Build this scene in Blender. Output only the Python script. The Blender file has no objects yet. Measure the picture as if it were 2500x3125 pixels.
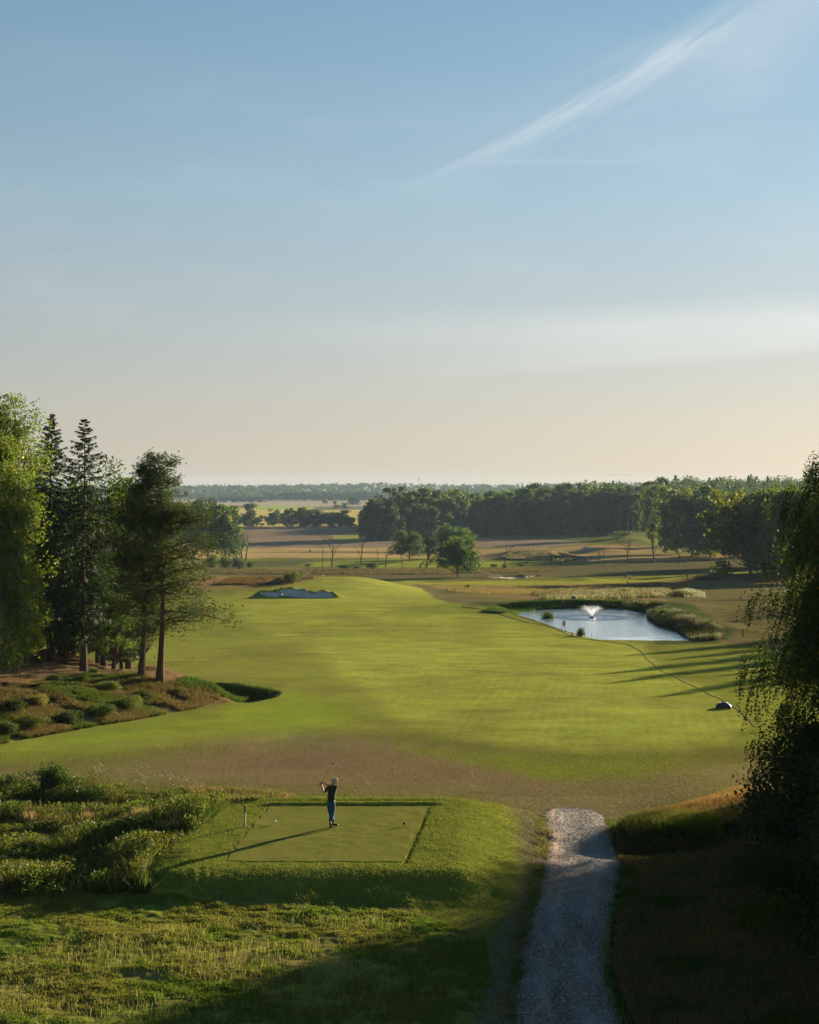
import bpy, math, random
import numpy as np
from mathutils import Vector, Matrix

# ------------------------------------------------------------------ camera, sky, sun, exposure
scene = bpy.context.scene
COL = scene.collection
F0, CX, HY, CZ = 5208.0, 1250.0, 1485.0, 11.7       # focal length in photo pixels, centre column, horizon row, eye height
cam = bpy.data.cameras.new("camera"); camo = bpy.data.objects.new("camera", cam); COL.objects.link(camo)
cam.sensor_fit = 'VERTICAL'; cam.sensor_height = 30.0; cam.lens = 50.0
cam.shift_y = -(1562.5 - HY) / 3125.0
cam.clip_start = 0.5; cam.clip_end = 20000
camo.location = (0, 0, CZ); camo.rotation_euler = (math.radians(90), 0, 0)
scene.camera = camo

SUN_AZ, SUN_EL = math.radians(38.0), math.radians(11.0)     # azimuth to the right of the view, elevation
world = bpy.data.worlds.new("World"); scene.world = world; world.use_nodes = True
SKY_STRENGTH, SUN_STRENGTH, EXPOSURE = 0.05, 5.0, 1.62
sun = bpy.data.lights.new("sun", 'SUN'); sun.energy = SUN_STRENGTH; sun.angle = math.radians(0.5); sun.color = (1.0, 0.80, 0.56)
suno = bpy.data.objects.new("sun", sun); COL.objects.link(suno)
sd = Vector((math.sin(SUN_AZ) * math.cos(SUN_EL), math.cos(SUN_AZ) * math.cos(SUN_EL), math.sin(SUN_EL)))
suno.rotation_euler = sd.to_track_quat('Z', 'Y').to_euler(); suno.location = (60, 60, 60)
scene.view_settings.view_transform = 'Standard'; scene.view_settings.look = 'None'
scene.view_settings.gamma = 1.0; scene.view_settings.exposure = EXPOSURE
scene.render.engine = 'CYCLES'
cy = scene.cycles
cy.use_denoising = True; cy.max_bounces = 6; cy.diffuse_bounces = 3; cy.glossy_bounces = 3
cy.transmission_bounces = 4; cy.volume_bounces = 0; cy.transparent_max_bounces = 8
cy.use_adaptive_sampling = True; cy.adaptive_threshold = 0.02
cy.sample_clamp_indirect = 6.0

# small expression layer over shader nodes
class S:
    def __init__(s, nt, sock): s.nt = nt; s.k = sock
    def _m(s, op, *a, clamp=False):
        n = s.nt.nodes.new('ShaderNodeMath'); n.operation = op; n.use_clamp = clamp
        for i, v in enumerate((s,) + a):
            if isinstance(v, S): s.nt.links.new(v.k, n.inputs[i])
            else: n.inputs[i].default_value = v
        return S(s.nt, n.outputs[0])
    def __add__(s, o): return s._m('ADD', o)
    def __sub__(s, o): return s._m('SUBTRACT', o)
    def __mul__(s, o): return s._m('MULTIPLY', o)
    def __truediv__(s, o): return s._m('DIVIDE', o)
    def __rsub__(s, o): return s * -1.0 + o
    __radd__ = __add__; __rmul__ = __mul__
    def sat(s): return s._m('ADD', 0.0, clamp=True)
    def f(s, op, *a): return s._m(op, *a)
    def step(s, a, b):
        n = s.nt.nodes.new('ShaderNodeMapRange'); n.interpolation_type = 'SMOOTHSTEP'
        s.nt.links.new(s.k, n.inputs[0]); n.inputs[1].default_value = a; n.inputs[2].default_value = b
        return S(s.nt, n.outputs[0])
def mixc(nt, fac, a, b, mode='MIX'):
    n = nt.nodes.new('ShaderNodeMix'); n.data_type = 'RGBA'; n.blend_type = mode
    for i, v in ((0, fac), (6, a), (7, b)):
        if isinstance(v, S): nt.links.new(v.k, n.inputs[i])
        elif hasattr(v, 'is_linked') : nt.links.new(v, n.inputs[i])
        else: n.inputs[i].default_value = v if i == 0 else (*v, 1)[:4]
    return n.outputs[2]
def noise(nt, vec, scale, detail=4, rough=0.55, out=0):
    n = nt.nodes.new('ShaderNodeTexNoise'); n.inputs['Scale'].default_value = scale
    n.inputs['Detail'].default_value = detail; n.inputs['Roughness'].default_value = rough
    nt.links.new(vec, n.inputs['Vector'])
    return S(nt, n.outputs[out])
def vmul(nt, vec, v):
    n = nt.nodes.new('ShaderNodeVectorMath'); n.operation = 'MULTIPLY'; nt.links.new(vec, n.inputs[0]); n.inputs[1].default_value = v
    return n.outputs[0]

def build_world():
    nt = world.node_tree; nt.nodes.clear()
    out = nt.nodes.new('ShaderNodeOutputWorld'); bg = nt.nodes.new('ShaderNodeBackground')
    bg.inputs[1].default_value = SKY_STRENGTH; nt.links.new(bg.outputs[0], out.inputs[0])
    sk = nt.nodes.new('ShaderNodeTexSky'); sk.sky_type = 'NISHITA'; sk.sun_disc = False
    sk.sun_elevation = SUN_EL; sk.sun_rotation = SUN_AZ
    sk.air_density = 1.0; sk.dust_density = 0.4; sk.ozone_density = 2.5; sk.altitude = 50
    tc = nt.nodes.new('ShaderNodeTexCoord'); sp = nt.nodes.new('ShaderNodeSeparateXYZ'); nt.links.new(tc.outputs['Generated'], sp.inputs[0])
    x, y, z = (S(nt, sp.outputs[i]) for i in range(3))
    yy = y.f('MAXIMUM', 0.02)
    a, b = x / yy, z / yy                                    # bearing and height of each direction
    cv = nt.nodes.new('ShaderNodeCombineXYZ'); nt.links.new(a.k, cv.inputs[0]); nt.links.new(b.k, cv.inputs[1])
    n1 = noise(nt, vmul(nt, cv.outputs[0], (6, 22, 1)), 1.0, 5, .6)
    n2 = noise(nt, vmul(nt, cv.outputs[0], (14, 40, 1)), 1.0, 6, .6)
    # cirrus streak rising to the right, feathered along its length
    l = b - 0.178 - a * 0.38 - a * a * 0.55
    cw = nt.nodes.new('ShaderNodeCombineXYZ'); nt.links.new((a * 9.0).k, cw.inputs[0]); nt.links.new((l * 70.0 - a * 6.0).k, cw.inputs[1])
    f1 = noise(nt, cw.outputs[0], 1.0, 6, .62); f2 = noise(nt, cw.outputs[0], 3.1, 5, .6)
    l = l - (f1 - .5) * .016 - (n1 - .5) * .012
    s1 = (l * l * (-1 / 0.0055 ** 2)).f('EXPONENT') * .62 + (l * l * (-1 / 0.018 ** 2)).f('EXPONENT') * .5
    s1 = s1 * a.step(-0.03, 0.09) * (a.step(0.17, 0.205) * -0.85 + 1.0) * (f1.step(.36, .66) * .9 + f2.step(.4, .62) * .35 + .08)
    s2 = l.step(0.03, -0.005) * l.step(-0.10, -0.01) * a.step(0.08, 0.22) * (n1 * 1.3 + f1 * .5 - .3)
    s2 = s2 + l.step(0.05, .005) * l.step(-.06, 0.0) * a.step(.17, .21) * (n2 * .9 + .1)
    l3 = b - 0.0915 - (n1 - 0.5) * 0.012 - a * 0.02
    s3 = (l3 * l3 * (-1 / 0.010 ** 2)).f('EXPONENT') * a.step(-0.17, 0.2) * (n2 * 1.1 + .2)
    l4 = b - 0.0607 - a * 0.075 - (n1 - .5) * .004
    s4 = l4.step(-0.003, 0.006) * l4.step(0.034, 0.004) * a.step(-0.05, 0.16)
    l5 = b - 0.1905 - (n1 - .5) * .006
    s5 = (l5 * l5 * (-1 / 0.0014 ** 2)).f('EXPONENT') * a.step(0.03, 0.06) * a.step(0.16, 0.1)
    s6 = n1.step(.45, .75) * b.step(.3, .2) * b.step(.02, .1)
    front = y.step(0.02, 0.2)
    cl = (s1 * 0.19 + s2 * 0.17 + s3 * 0.26 + s4 * 0.16 + s5 * 0.07 + s6 * 0.06).sat() * front
    # evening air: warm and pale at the horizon, clear blue above
    rp = nt.nodes.new('ShaderNodeValToRGB'); nt.links.new(z.f('MAXIMUM', 0.0).k, rp.inputs[0]); e = rp.color_ramp.elements
    e[0].position = 0.0; e[0].color = (4.4 / 6, 3.85 / 6, 3.25 / 6, 1); e[1].position = 1.0; e[1].color = (.45 / 6, .95 / 6, 1.8 / 6, 1)
    for p_, c_ in ((.045, (4.15, 3.85, 3.45)), (.09, (3.6, 3.85, 3.85)), (.17, (2.65, 3.7, 4.35)), (.285, (1.5, 2.75, 3.8))):
        k = e.new(p_); k.color = (c_[0] / 6, c_[1] / 6, c_[2] / 6, 1)
    ra = mixc(nt, 1.0, rp.outputs[0], (6, 6, 6), 'MULTIPLY')
    sidek = (x * .55 + 1.0) * .89 * (y.step(-.5, .35) * .55 + .45); cs = nt.nodes.new('ShaderNodeCombineXYZ'); [nt.links.new(sidek.k, cs.inputs[i_]) for i_ in range(3)]
    ra = mixc(nt, 1.0, ra, cs.outputs[0], 'MULTIPLY')
    c0 = mixc(nt, 0.85, sk.outputs[0], ra)
    c1 = mixc(nt, cl, c0, WCL)
    nt.links.new(c1, bg.inputs[0])
WHZ = (6.4, 5.55, 4.5)
WCL = (7.4, 7.1, 6.7)
build_world()

# ------------------------------------------------------------------ maths helpers
def hashn(ix, iy, seed):
    h = (ix.astype(np.int64) * 374761393 + iy.astype(np.int64) * 668265263 + seed * 1274126177) & 0xffffffff
    h = ((h ^ (h >> 13)) * 1274126177) & 0xffffffff
    return ((h ^ (h >> 16)) & 0xffff) / 65535.0
def vnoise(x, y, seed=0):
    ix, iy = np.floor(x), np.floor(y); fx, fy = x - ix, y - iy
    fx = fx * fx * (3 - 2 * fx); fy = fy * fy * (3 - 2 * fy)
    ix = ix.astype(np.int64); iy = iy.astype(np.int64)
    a = hashn(ix, iy, seed); b = hashn(ix + 1, iy, seed); c = hashn(ix, iy + 1, seed); d = hashn(ix + 1, iy + 1, seed)
    return (a * (1 - fx) + b * fx) * (1 - fy) + (c * (1 - fx) + d * fx) * fy
def fbm(x, y, s, seed=0, o=4):
    t = 0; amp = 1; n = 0
    x = np.asarray(x, float) / s; y = np.asarray(y, float) / s
    for k in range(o):
        t = t + amp * vnoise(x, y, seed + k * 17); n += amp; amp *= .55; x = x * 2.03 + 11.3; y = y * 2.03 + 5.7
    return t / n
def sm(x, a, b):
    t = np.clip((x - a) / (b - a), 0, 1); return t * t * (3 - 2 * t)
def sdist(px, py, poly):
    """signed distance to a polygon, positive inside"""
    P = np.asarray(poly, float); d = np.full(px.shape, 1e18); ins = np.zeros(px.shape, bool)
    for i in range(len(P)):
        ax, ay = P[i]; bx, by = P[(i + 1) % len(P)]
        ex, ey = bx - ax, by - ay; L = ex * ex + ey * ey + 1e-12
        t = np.clip(((px - ax) * ex + (py - ay) * ey) / L, 0, 1)
        d = np.minimum(d, (px - ax - t * ex) ** 2 + (py - ay - t * ey) ** 2)
        c = ((ay > py) != (by > py))
        ins ^= c & (px < ex * (py - ay) / (ey if abs(ey) > 1e-9 else 1e-9) + ax)
    return np.where(ins, 1, -1) * np.sqrt(d)

# ------------------------------------------------------------------ terrain
BY = np.array([-100, 48, 62, 70, 90, 120, 160, 170, 215, 240, 280, 320, 360, 400, 430, 460, 500, 560, 700, 3800, 4800, 7000.])
BZ = np.array([-.6, -.6, -.8, -1.0, -1.0, -1.6, -3.0, -3.35, -3.4, -4.3, -6.3, -8.2, -10, -11.5, -12.3, -12.9, -13.8, -15.2, -18, -18, -2, -2.])
def base(Y): return np.interp(Y, BY, BZ)
def bcoord(Y): return F0 * (CZ - base(Y)) / np.maximum(Y, 5)
_Yt = np.exp(np.linspace(math.log(20), math.log(7000), 6000)); _Bt = bcoord(_Yt); _Bt = np.minimum.accumulate(_Bt)
def Yof(b): return float(np.interp(-b, -_Bt, _Yt))
def Wb(px, py): Y = Yof(py - HY); return ((px - CX) / F0 * Y, Y)       # a first guess, on the plain profile
WATER = -3.72
BK = None
TEE = [(-5.10, 62.4), (0.72, 62.4), (-0.15, 53.2), (-5.75, 53.3)]
MOUND = [Wb(*p) for p in [(-700, 2400), (0, 2270), (400, 2197), (600, 2160), (700, 2143), (790, 2128), (740, 2100), (600, 2082), (505, 2074), (380, 2040), (200, 2005), (-700, 1990)]]
PONDPX = [(1535, 1866), (1640, 1861), (1750, 1855), (1900, 1857), (1975, 1872), (1985, 1893), (2010, 1912), (2060, 1925), (2110, 1938), (2145, 1960), (2000, 1960), (1850, 1957), (1780, 1944), (1720, 1925), (1650, 1900), (1600, 1883)]
def Wz(px, py, z): Y = F0 * (CZ - z) / (py - HY); return ((px - CX) / F0 * Y, Y)
POND = [Wz(p[0], p[1], WATER) for p in PONDPX]
BUNK1 = [(791, 1817), (800, 1811), (825, 1810), (855, 1813), (862, 1821), (850, 1826), (815, 1824)]
BUNK2 = [(858, 1821), (848, 1807), (870, 1803), (920, 1806), (945, 1810), (955, 1815), (985, 1811), (1010, 1813), (1022, 1820), (1010, 1827), (960, 1827), (905, 1825)]
def GREENADD(X, Y):
    return 2.9 * sm(X, 8, -12) * sm(X, -75, -48) * sm(Y, 262, 322) * sm(Y, 380, 335)
def H0(X, Y):
    X = np.asarray(X, float); Y = np.asarray(Y, float)
    z = base(Y)
    z = z + GREENADD(X, Y)
    # tee platform
    d = sdist(X, Y, [(-7.6, 63.4), (1.9, 63.6), (1.3, 52.4), (-6.8, 52.4)])
    near = sm(Y, 55, 51)
    w = (2.7 * near + 3.8 * (1 - near)) * (.7 + .7 * fbm(X, Y, 1.8, 55, 3))
    z = z + (0.0 - z) * sm(d, -w, 0.15) * (Y < 80)
    rid = .5 * np.exp(-((Y - 62.85 - .02 * X) / .22) ** 2) * sm(X, -5.6, -5.0) * sm(X, 1.6, .8)
    z = z + .17 * rid + .1 * np.exp(-((Y - 64) / .8) ** 2) * sm(X, -7, -5) * sm(X, 2.5, 1)
    z = z - .05 * np.exp(-((X - 0.72 + (62.4 - Y) * .0946) / .1) ** 2) * (Y > 53) * (Y < 62)
    # wooded mound on the left
    dm = sdist(X, Y, MOUND)
    m = sm(dm, -.3, 6.5); lump = fbm(X, Y, 4.0, 5, 3)
    z = z + m * (1.45 + .9 * (lump - .5)) * (Y < 160)
    dd = sdist(X, Y, MDITCH); z = z - .55 * sm(dd, -.4, 1.2)
    # bank of rough on the right of the track
    z = z + (sm(X, 7.5, 15.0) * .9 + sm(X, 12, 26) * 1.5) * sm(Y, 80, 62) * sm(Y, 20, 40)
    z = z + .25 * np.exp(-((X - 8.6) / 2.4) ** 2 - ((Y - 61.0) / 1.6) ** 2)
    z = z - .5 * np.exp(-((X - 9.0) / 3.0) ** 2 - ((Y - 58.3) / 1.2) ** 2)
    # ditch behind the weeds on the left
    z = z - .75 * np.exp(-((Y - 67.0 + .16 * (X + 10)) / 1.3) ** 2) * sm(X, -7.2, -9.5)
    # pond basin
    dp = sdist(X, Y, POND)
    z = np.where(dp > -6, np.where(dp > 0, WATER - .05 - .35 * sm(dp, 0, 2.5), np.minimum(z, WATER + .04 + (-dp) * .16 + .0) * sm(dp, 0, -6) * 0 + np.minimum(z, WATER + .05 + (-dp) * .13)), z)
    z = z + .55 * sm(dp, -.2, -1.6) * sm(dp, -14, -4) * sm(Y, 196, 212) * (Y < 260) 
    z = z + .35 * sm(dp, -.2, -2.2) * sm(dp, -9, -4) * sm(X, 20, 26) * sm(Y, 172, 180) * sm(Y, 218, 208)
    # bunkers in front of the green
    if BK:
        X0, Y0, z0 = BK; pl = z0 + .25 * np.clip(Y - Y0, -1, 9)
        db = np.maximum(sdist(X, Y, WB1), sdist(X, Y, WB2)); wo = np.exp(-(np.minimum(db, 0) / 1.25) ** 2) * sm(Y, Y0 - .5, Y0 + 2.5) * sm(Y, Y0 + 14, Y0 + 5)
        lipz = pl.clip(-99, z0 + .25 * 4.9) + .30; z = z * (1 - wo) + np.maximum(z, lipz) * wo
        ki = sm(db, -.30, .25); z = z * (1 - ki) + pl * ki
    db = sdist(X, Y, WB3); z = z - .5 * sm(db, -.5, .8) + .35 * sm(db, -5, -.6) * sm(db, .5, -.5)
    # gentle undulation
    und = (fbm(X, Y, 38, 31, 3) - .5) * 2
    z = z + und * (.22 * sm(Y, 95, 140) * sm(dp, -.5, -9) * sm(Y, 330, 250) + .8 * sm(Y, 440, 620) * sm(Y, 1500, 900))
    z = z + (fbm(X, Y, 9, 32, 2) - .5) * .16 * sm(Y, 70, 84) * sm(Y, 160, 140)
    # hollows and hillocks further out
    for (hx, hy, sx, sy, hh) in HILLOCKS:
        z = z + hh * np.exp(-((X - hx) / sx) ** 2 - ((Y - hy) / sy) ** 2)
    z = z + 25 * np.exp(-((X - 330) / 240) ** 2 - ((Y - 1450) / 290) ** 2) + 9 * np.exp(-((X - 175) / 110) ** 2 - ((Y - 1290) / 110) ** 2)
    z = z + 24 * (fbm(X, Y, 700, 41, 2) - .38) * sm(Y, 3700, 4600)
    return z
MDITCH = [Wb(*p) for p in [(530, 2081), (720, 2084), (850, 2110), (835, 2126), (750, 2142), (690, 2136), (600, 2104)]]
HILLOCKS = []
WB1 = [(9e3, 9e3), (9e3, 9.001e3), (9.001e3, 9e3)]; WB2 = WB1
WB3 = [Wb(*p) for p in [(1493, 1762), (1530, 1757), (1580, 1757), (1600, 1760), (1640, 1757), (1643, 1761), (1600, 1767), (1560, 1769), (1500, 1766)]]
_k = 0
for (px, py, wx, wy, hh) in [(1632, 1700, 100, 26, 3.2), (1560, 1704, 60, 22, 1.6), (1935, 1655, 70, 40, 2.6), (1845, 1684, 80, 25, 1.6), (2190, 1768, 100, 10, 1.6),
                             (1900, 1632, 60, 40, 2.5), (1790, 1772, 45, 8, .8), (760, 1765, 60, 6, .5), (1310, 1806, 60, 12, -.9), (1030, 1722, 200, 14, -.6), (2380, 1765, 120, 14, 2.0)]:
    X_, Y_ = Wb(px, py); HILLOCKS.append((X_, Y_, wx / F0 * Y_, wy, hh))
_ys = np.exp(np.linspace(math.log(25), math.log(6500), 5000))
def W(px, py):
    """the point of the ground that the photograph shows at (px, py)"""
    xs = (px - CX) / F0 * _ys; r = CZ - (py - HY) / F0 * _ys - H0(xs, _ys)
    i = int(np.argmax(r < 0)) if (r < 0).any() else len(_ys) - 1
    if i == 0: return (xs[0], _ys[0], float(H0(xs[0], _ys[0])))
    t = r[i - 1] / (r[i - 1] - r[i] + 1e-12); Y = _ys[i - 1] + t * (_ys[i] - _ys[i - 1]); X = (px - CX) / F0 * Y
    return (X, Y, float(H0(np.array([X]), np.array([Y]))[0]))
BK0 = W(905, 1827)
def _bw(p): Y = BK0[1] + (1827 - p[1]) / 23. * 4.6; return ((p[0] - CX) / F0 * Y, Y)
WB1, WB2 = [_bw(p) for p in BUNK1], [_bw(p) for p in BUNK2]; BK = BK0
def gz(X, Y): return float(H0(np.array([float(X)]), np.array([float(Y)]))[0])
def at(px, Y): X = (px - CX) / F0 * Y; return (X, Y, gz(X, Y))

# ------------------------------------------------------------------ ground cover zones (surface colour, roughness of the turf)
def ab(X, Y): return X / np.maximum(Y, 20) * F0, bcoord(Y)
ZC = {}
def zone(name, pts, col, rough=0.1, soft=8, jit=6, var=.25):
    q = []
    for p in pts:
        X, Y = W(*p)[:2] if name in ('rough_a', 'fairway', 'left_fairway', 'rough_b') else Wb(*p); q.append((X / Y * F0, float(bcoord(Y))))
    ZC[name] = (q, col, rough, soft, jit, var)
G1, G2, G3 = (.262, .286, .050), (.115, .135, .032), (.085, .14, .022)
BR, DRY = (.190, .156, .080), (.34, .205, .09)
zone('left_fairway', [(-500, 2340), (-200, 2300), (0, 2272), (400, 2198), (600, 2162), (850, 2125), (855, 2100), (600, 2075), (300, 2030), (560, 1900), (640, 1790), (1260, 1765), (1400, 1850), (1000, 2000), (1260, 2240), (900, 2270), (600, 2260), (300, 2310), (-500, 2380)], (.198, .215, .042), .07, 22, 14)
zone('bright_edge', [(-500, 2330), (0, 2272), (400, 2198), (850, 2128), (900, 2110), (1050, 2150), (1080, 2200), (900, 2235), (600, 2230), (300, 2280), (-500, 2360)], (.195, .245, .032), .08, 25, 12)
zone('brown', [(-500, 2430), (-500, 2375), (200, 2345), (600, 2300), (800, 2265), (1000, 2258), (1300, 2290), (1600, 2335), (1900, 2370), (2300, 2330), (2600, 2320), (2900, 2320), (2900, 2490), (2200, 2470), (1950, 2500), (1880, 2560), (1660, 2560), (1600, 2490), (1400, 2440), (1000, 2425), (600, 2404), (0, 2398)], BR, .14, 55, 30)
zone('brown_dark', [(700, 2290), (1100, 2280), (1500, 2330), (1700, 2400), (1400, 2400), (900, 2390), (500, 2350)], (.195, .140, .082), .14, 60, 34)
zone('green_patch', [(1720, 2390), (1850, 2368), (1960, 2375), (2050, 2330), (1700, 2320), (1200, 2262), (1260, 2290), (1500, 2345)], (.17, .185, .035), .14, 22, 16)
zone('fairway', [(960, 1990), (1110, 2110), (1250, 2228), (1500, 2268), (1800, 2288), (2050, 2288), (2220, 2262), (2300, 2222), (2285, 2195), (2250, 2160), (2190, 2110), (2080, 2060), (1995, 2005), (1965, 1972), (1840, 1950), (1700, 1925), (1560, 1880), (1440, 1853), (1400, 1842), (1320, 1806), (1250, 1776), (900, 1784), (860, 1830), (760, 1840), (700, 1850), (760, 1900), (850, 1950)], G1, .05, 26, 12, .35)
zone('right_fringe', [(1990, 1995), (2080, 2060), (2190, 2110), (2250, 2160), (2300, 2215), (2220, 2268), (2600, 2330), (2900, 2300), (2900, 1990), (2100, 1972)], (.19, .215, .038), .10, 14, 8)
zone('tee_bank', [(690, 2480), (850, 2428), (1330, 2440), (1500, 2470), (1620, 2530), (1650, 2650), (1560, 2790), (1330, 2790), (1100, 2760), (700, 2752), (480, 2715), (430, 2660), (520, 2580)], (.150, .170, .030), .26, 14, 10)
zone('track_edge', [(1560, 2480), (1680, 2470), (1700, 3400), (1380, 3400), (1500, 2900), (1600, 2700)], (.125, .11, .06), .25, 35, 25)
zone('meadow', [(-800, 2720), (0, 2700), (300, 2690), (480, 2722), (700, 2756), (1100, 2766), (1260, 2790), (1320, 2870), (1380, 3000), (1420, 3400), (-900, 3400)], (.135, .165, .028), .95, 34, 40, .5)
zone('meadow_dry', [(-800, 2960), (0, 2930), (300, 2980), (600, 2900), (900, 2830), (1250, 2800), (1330, 2900), (900, 3000), (600, 3060), (300, 3120), (-800, 3300)], (.155, .145, .04), .85, 60, 50, .5)
zone('weeds', [(-800, 2392), (0, 2396), (300, 2402), (620, 2436), (700, 2466), (600, 2540), (470, 2620), (440, 2680), (490, 2722), (300, 2740), (-800, 2780)], (.07, .085, .024), .7, 8, 10, .5)
zone('dry_fringe', [(540, 2402), (760, 2408), (900, 2424), (860, 2438), (720, 2446), (640, 2432)], DRY, .3, 5, 5)
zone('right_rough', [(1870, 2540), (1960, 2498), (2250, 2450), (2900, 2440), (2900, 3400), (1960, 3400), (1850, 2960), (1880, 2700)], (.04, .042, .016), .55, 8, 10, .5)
zone('right_dry', [(1930, 2500), (2050, 2478), (2260, 2438), (2900, 2420), (2900, 2490), (2250, 2510), (2050, 2520)], DRY, .35, 6, 6)
zone('mound', [(-700, 2400), (0, 2270), (400, 2197), (600, 2160), (790, 2128), (855, 2120), (856, 2106), (740, 2084), (600, 2078), (505, 2070), (380, 2036), (200, 2000), (-700, 1985)], (.155, .105, .052), .5, 4, 5, .6)
zone('mound_green', [(-700, 2420), (0, 2268), (300, 2212), (520, 2172), (420, 2120), (300, 2150), (100, 2190), (-700, 2200)], (.10, .11, .034), .6, 10, 14, .6)
zone('ditch_shade_green', [(520, 2078), (720, 2082), (845, 2108), (832, 2124), (750, 2140), (690, 2130), (590, 2100)], (.05, .085, .022), .6, 4, 3, .4)  # dark green carries the shade of the hollow's slope in its colour
# beyond the green and the pond
zone('rough_a', [(560, 1790), (640, 1760), (830, 1762), (975, 1763), (900, 1782), (780, 1790), (640, 1796)], (.24, .145, .07), .4, 3, 2)
zone('rough_b', [(1262, 1783), (1330, 1784), (1430, 1812), (1535, 1826), (1500, 1848), (1440, 1852), (1330, 1826)], (.14, .125, .055), .2, 5, 3)
zone('tan_band', [(1270, 1783), (1500, 1784), (1900, 1778), (2130, 1768), (2500, 1760), (2800, 1750), (2800, 1980), (2200, 1962), (2160, 1900), (2050, 1850), (1900, 1836), (1600, 1838), (1530, 1824), (1440, 1810), (1350, 1792)], (.19, .135, .062), .45, 4, 4, .4)
zone('shaded_rough', [(1990, 1800), (2200, 1780), (2800, 1765), (2800, 1995), (2230, 1968), (2170, 1900), (2060, 1850)], (.125, .112, .045), .35, 8, 14, .5)  # darker overlay paints the shade right of the pond, with some green
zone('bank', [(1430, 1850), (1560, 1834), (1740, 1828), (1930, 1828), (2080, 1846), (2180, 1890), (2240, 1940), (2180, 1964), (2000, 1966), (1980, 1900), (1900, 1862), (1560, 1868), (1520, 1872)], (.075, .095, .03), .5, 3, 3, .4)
zone('far_fairway', [(1225, 1774), (1320, 1777), (1500, 1772), (1650, 1772), (1900, 1765), (2290, 1744), (2300, 1756), (2120, 1768), (1900, 1779), (1500, 1786), (1290, 1784)], (.27, .28, .04), .05, 2, 1)
zone('far_rough', [(1180, 1769), (1500, 1768), (1900, 1758), (2300, 1742), (2300, 1700), (1900, 1716), (1500, 1740), (1000, 1735), (760, 1735), (640, 1750), (700, 1756)], (.115, .105, .046), .4, 2, 2)
zone('far_dry', [(640, 1738), (1000, 1736), (1700, 1738), (1500, 1752), (1000, 1752), (640, 1750)], (.20, .15, .075), .4, 2, 2)
zone('far_green', [(840, 1716), (1050, 1711), (1360, 1702), (1420, 1712), (1700, 1716), (1400, 1733), (1180, 1731), (1060, 1733)], (.25, .27, .04), .1, 2, 1)
zone('far_green2', [(560, 1730), (760, 1716), (900, 1706), (1100, 1708), (900, 1722), (700, 1735)], (.095, .11, .04), .2, 2, 1)
zone('gold', [(-600, 1670), (1240, 1670), (1330, 1676), (1320, 1702), (1040, 1704), (820, 1702), (-600, 1706)], (.40, .285, .115), .2, 2, 2, .3)
zone('gold_line', [(760, 1684), (1190, 1683), (1180, 1687), (760, 1687)], (.16, .15, .05), .2, 1, 1)
zone('plough', [(-600, 1610), (1130, 1610), (1250, 1645), (1650, 1640), (1760, 1650), (1790, 1662), (1650, 1673), (1240, 1669), (-600, 1670)], (.225, .172, .112), .2, 2, 1, .2)
zone('plough_green', [(1000, 1638), (1060, 1630), (1100, 1626), (1110, 1655), (1040, 1652)], (.27, .27, .07), .1, 3, 2)
zone('verge', [(1240, 1640), (1500, 1634), (1980, 1618), (1980, 1630), (1780, 1652), (1500, 1645)], (.10, .105, .045), .2, 2, 2)
zone('gold_right', [(1440, 1676), (1700, 1672), (1950, 1660), (2300, 1690), (2300, 1702), (1900, 1712), (1740, 1712), (1500, 1706), (1330, 1702)], (.30, .215, .09), .2, 3, 3, .3)
zone('green_right', [(1860, 1625), (2300, 1610), (2300, 1690), (2040, 1690), (1980, 1668), (1850, 1655)], (.20, .215, .055), .1, 4, 4, .3)
zone('field_gold', [(-600, 1551), (1120, 1551), (1130, 1609), (-600, 1609)], (.52, .42, .12), .1, 1.5, 1, .1)
zone('field_lime', [(775, 1543), (900, 1544), (965, 1547), (930, 1556), (780, 1556)], (.33, .40, .07), .1, 1, .5, .1)
zone('field_grey', [(930, 1556), (1000, 1547), (1120, 1545), (1120, 1555), (960, 1558)], (.16, .15, .09), .1, 1, 1, .1)
zone('field_pink', [(-600, 1522), (1160, 1522), (1140, 1544), (960, 1546), (780, 1542), (-600, 1551)], (.40, .33, .20), .1, 1, .6, .1)
zone('field_far', [(-900, 1500), (3400, 1500), (3400, 1521), (-900, 1521)], (.06, .08, .03), .1, 1, .6, .1)

def ground_fields(X, Y):
    a, b = ab(X, Y)
    n = X.size
    C = np.empty((n, 3)); C[:] = (.145, .15, .035)
    R = np.full(n, .15); Vv = np.full(n, .25)
    j1 = (fbm(X, Y, 3.0, 3, 3) - .5) * 2; j2 = (fbm(a, b, 26, 4, 4) - .5) * 2
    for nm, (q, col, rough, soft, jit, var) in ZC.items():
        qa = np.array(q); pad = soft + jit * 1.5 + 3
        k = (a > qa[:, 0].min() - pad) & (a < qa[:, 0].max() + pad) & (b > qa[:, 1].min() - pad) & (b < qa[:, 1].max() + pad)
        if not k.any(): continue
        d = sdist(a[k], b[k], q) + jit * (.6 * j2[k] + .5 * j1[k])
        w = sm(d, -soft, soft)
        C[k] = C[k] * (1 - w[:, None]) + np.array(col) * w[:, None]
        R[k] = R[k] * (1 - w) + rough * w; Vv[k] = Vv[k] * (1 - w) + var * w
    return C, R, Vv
def relief(X, Y, R):
    """small lumps of the turf, metres"""
    Rn = R * sm(Y, 520, 60)
    t = (fbm(X, Y, 1.6, 71, 4) - .45) * .30 + (fbm(X, Y, .35, 72, 2) - .5) * .09
    fl = (fbm(X, Y, .30, 73, 3) - .5) * .05
    return t * np.clip(Rn - .12, 0, 1) * 1.2 + fl * np.clip(Rn, 0, .4) * 1.4

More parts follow.
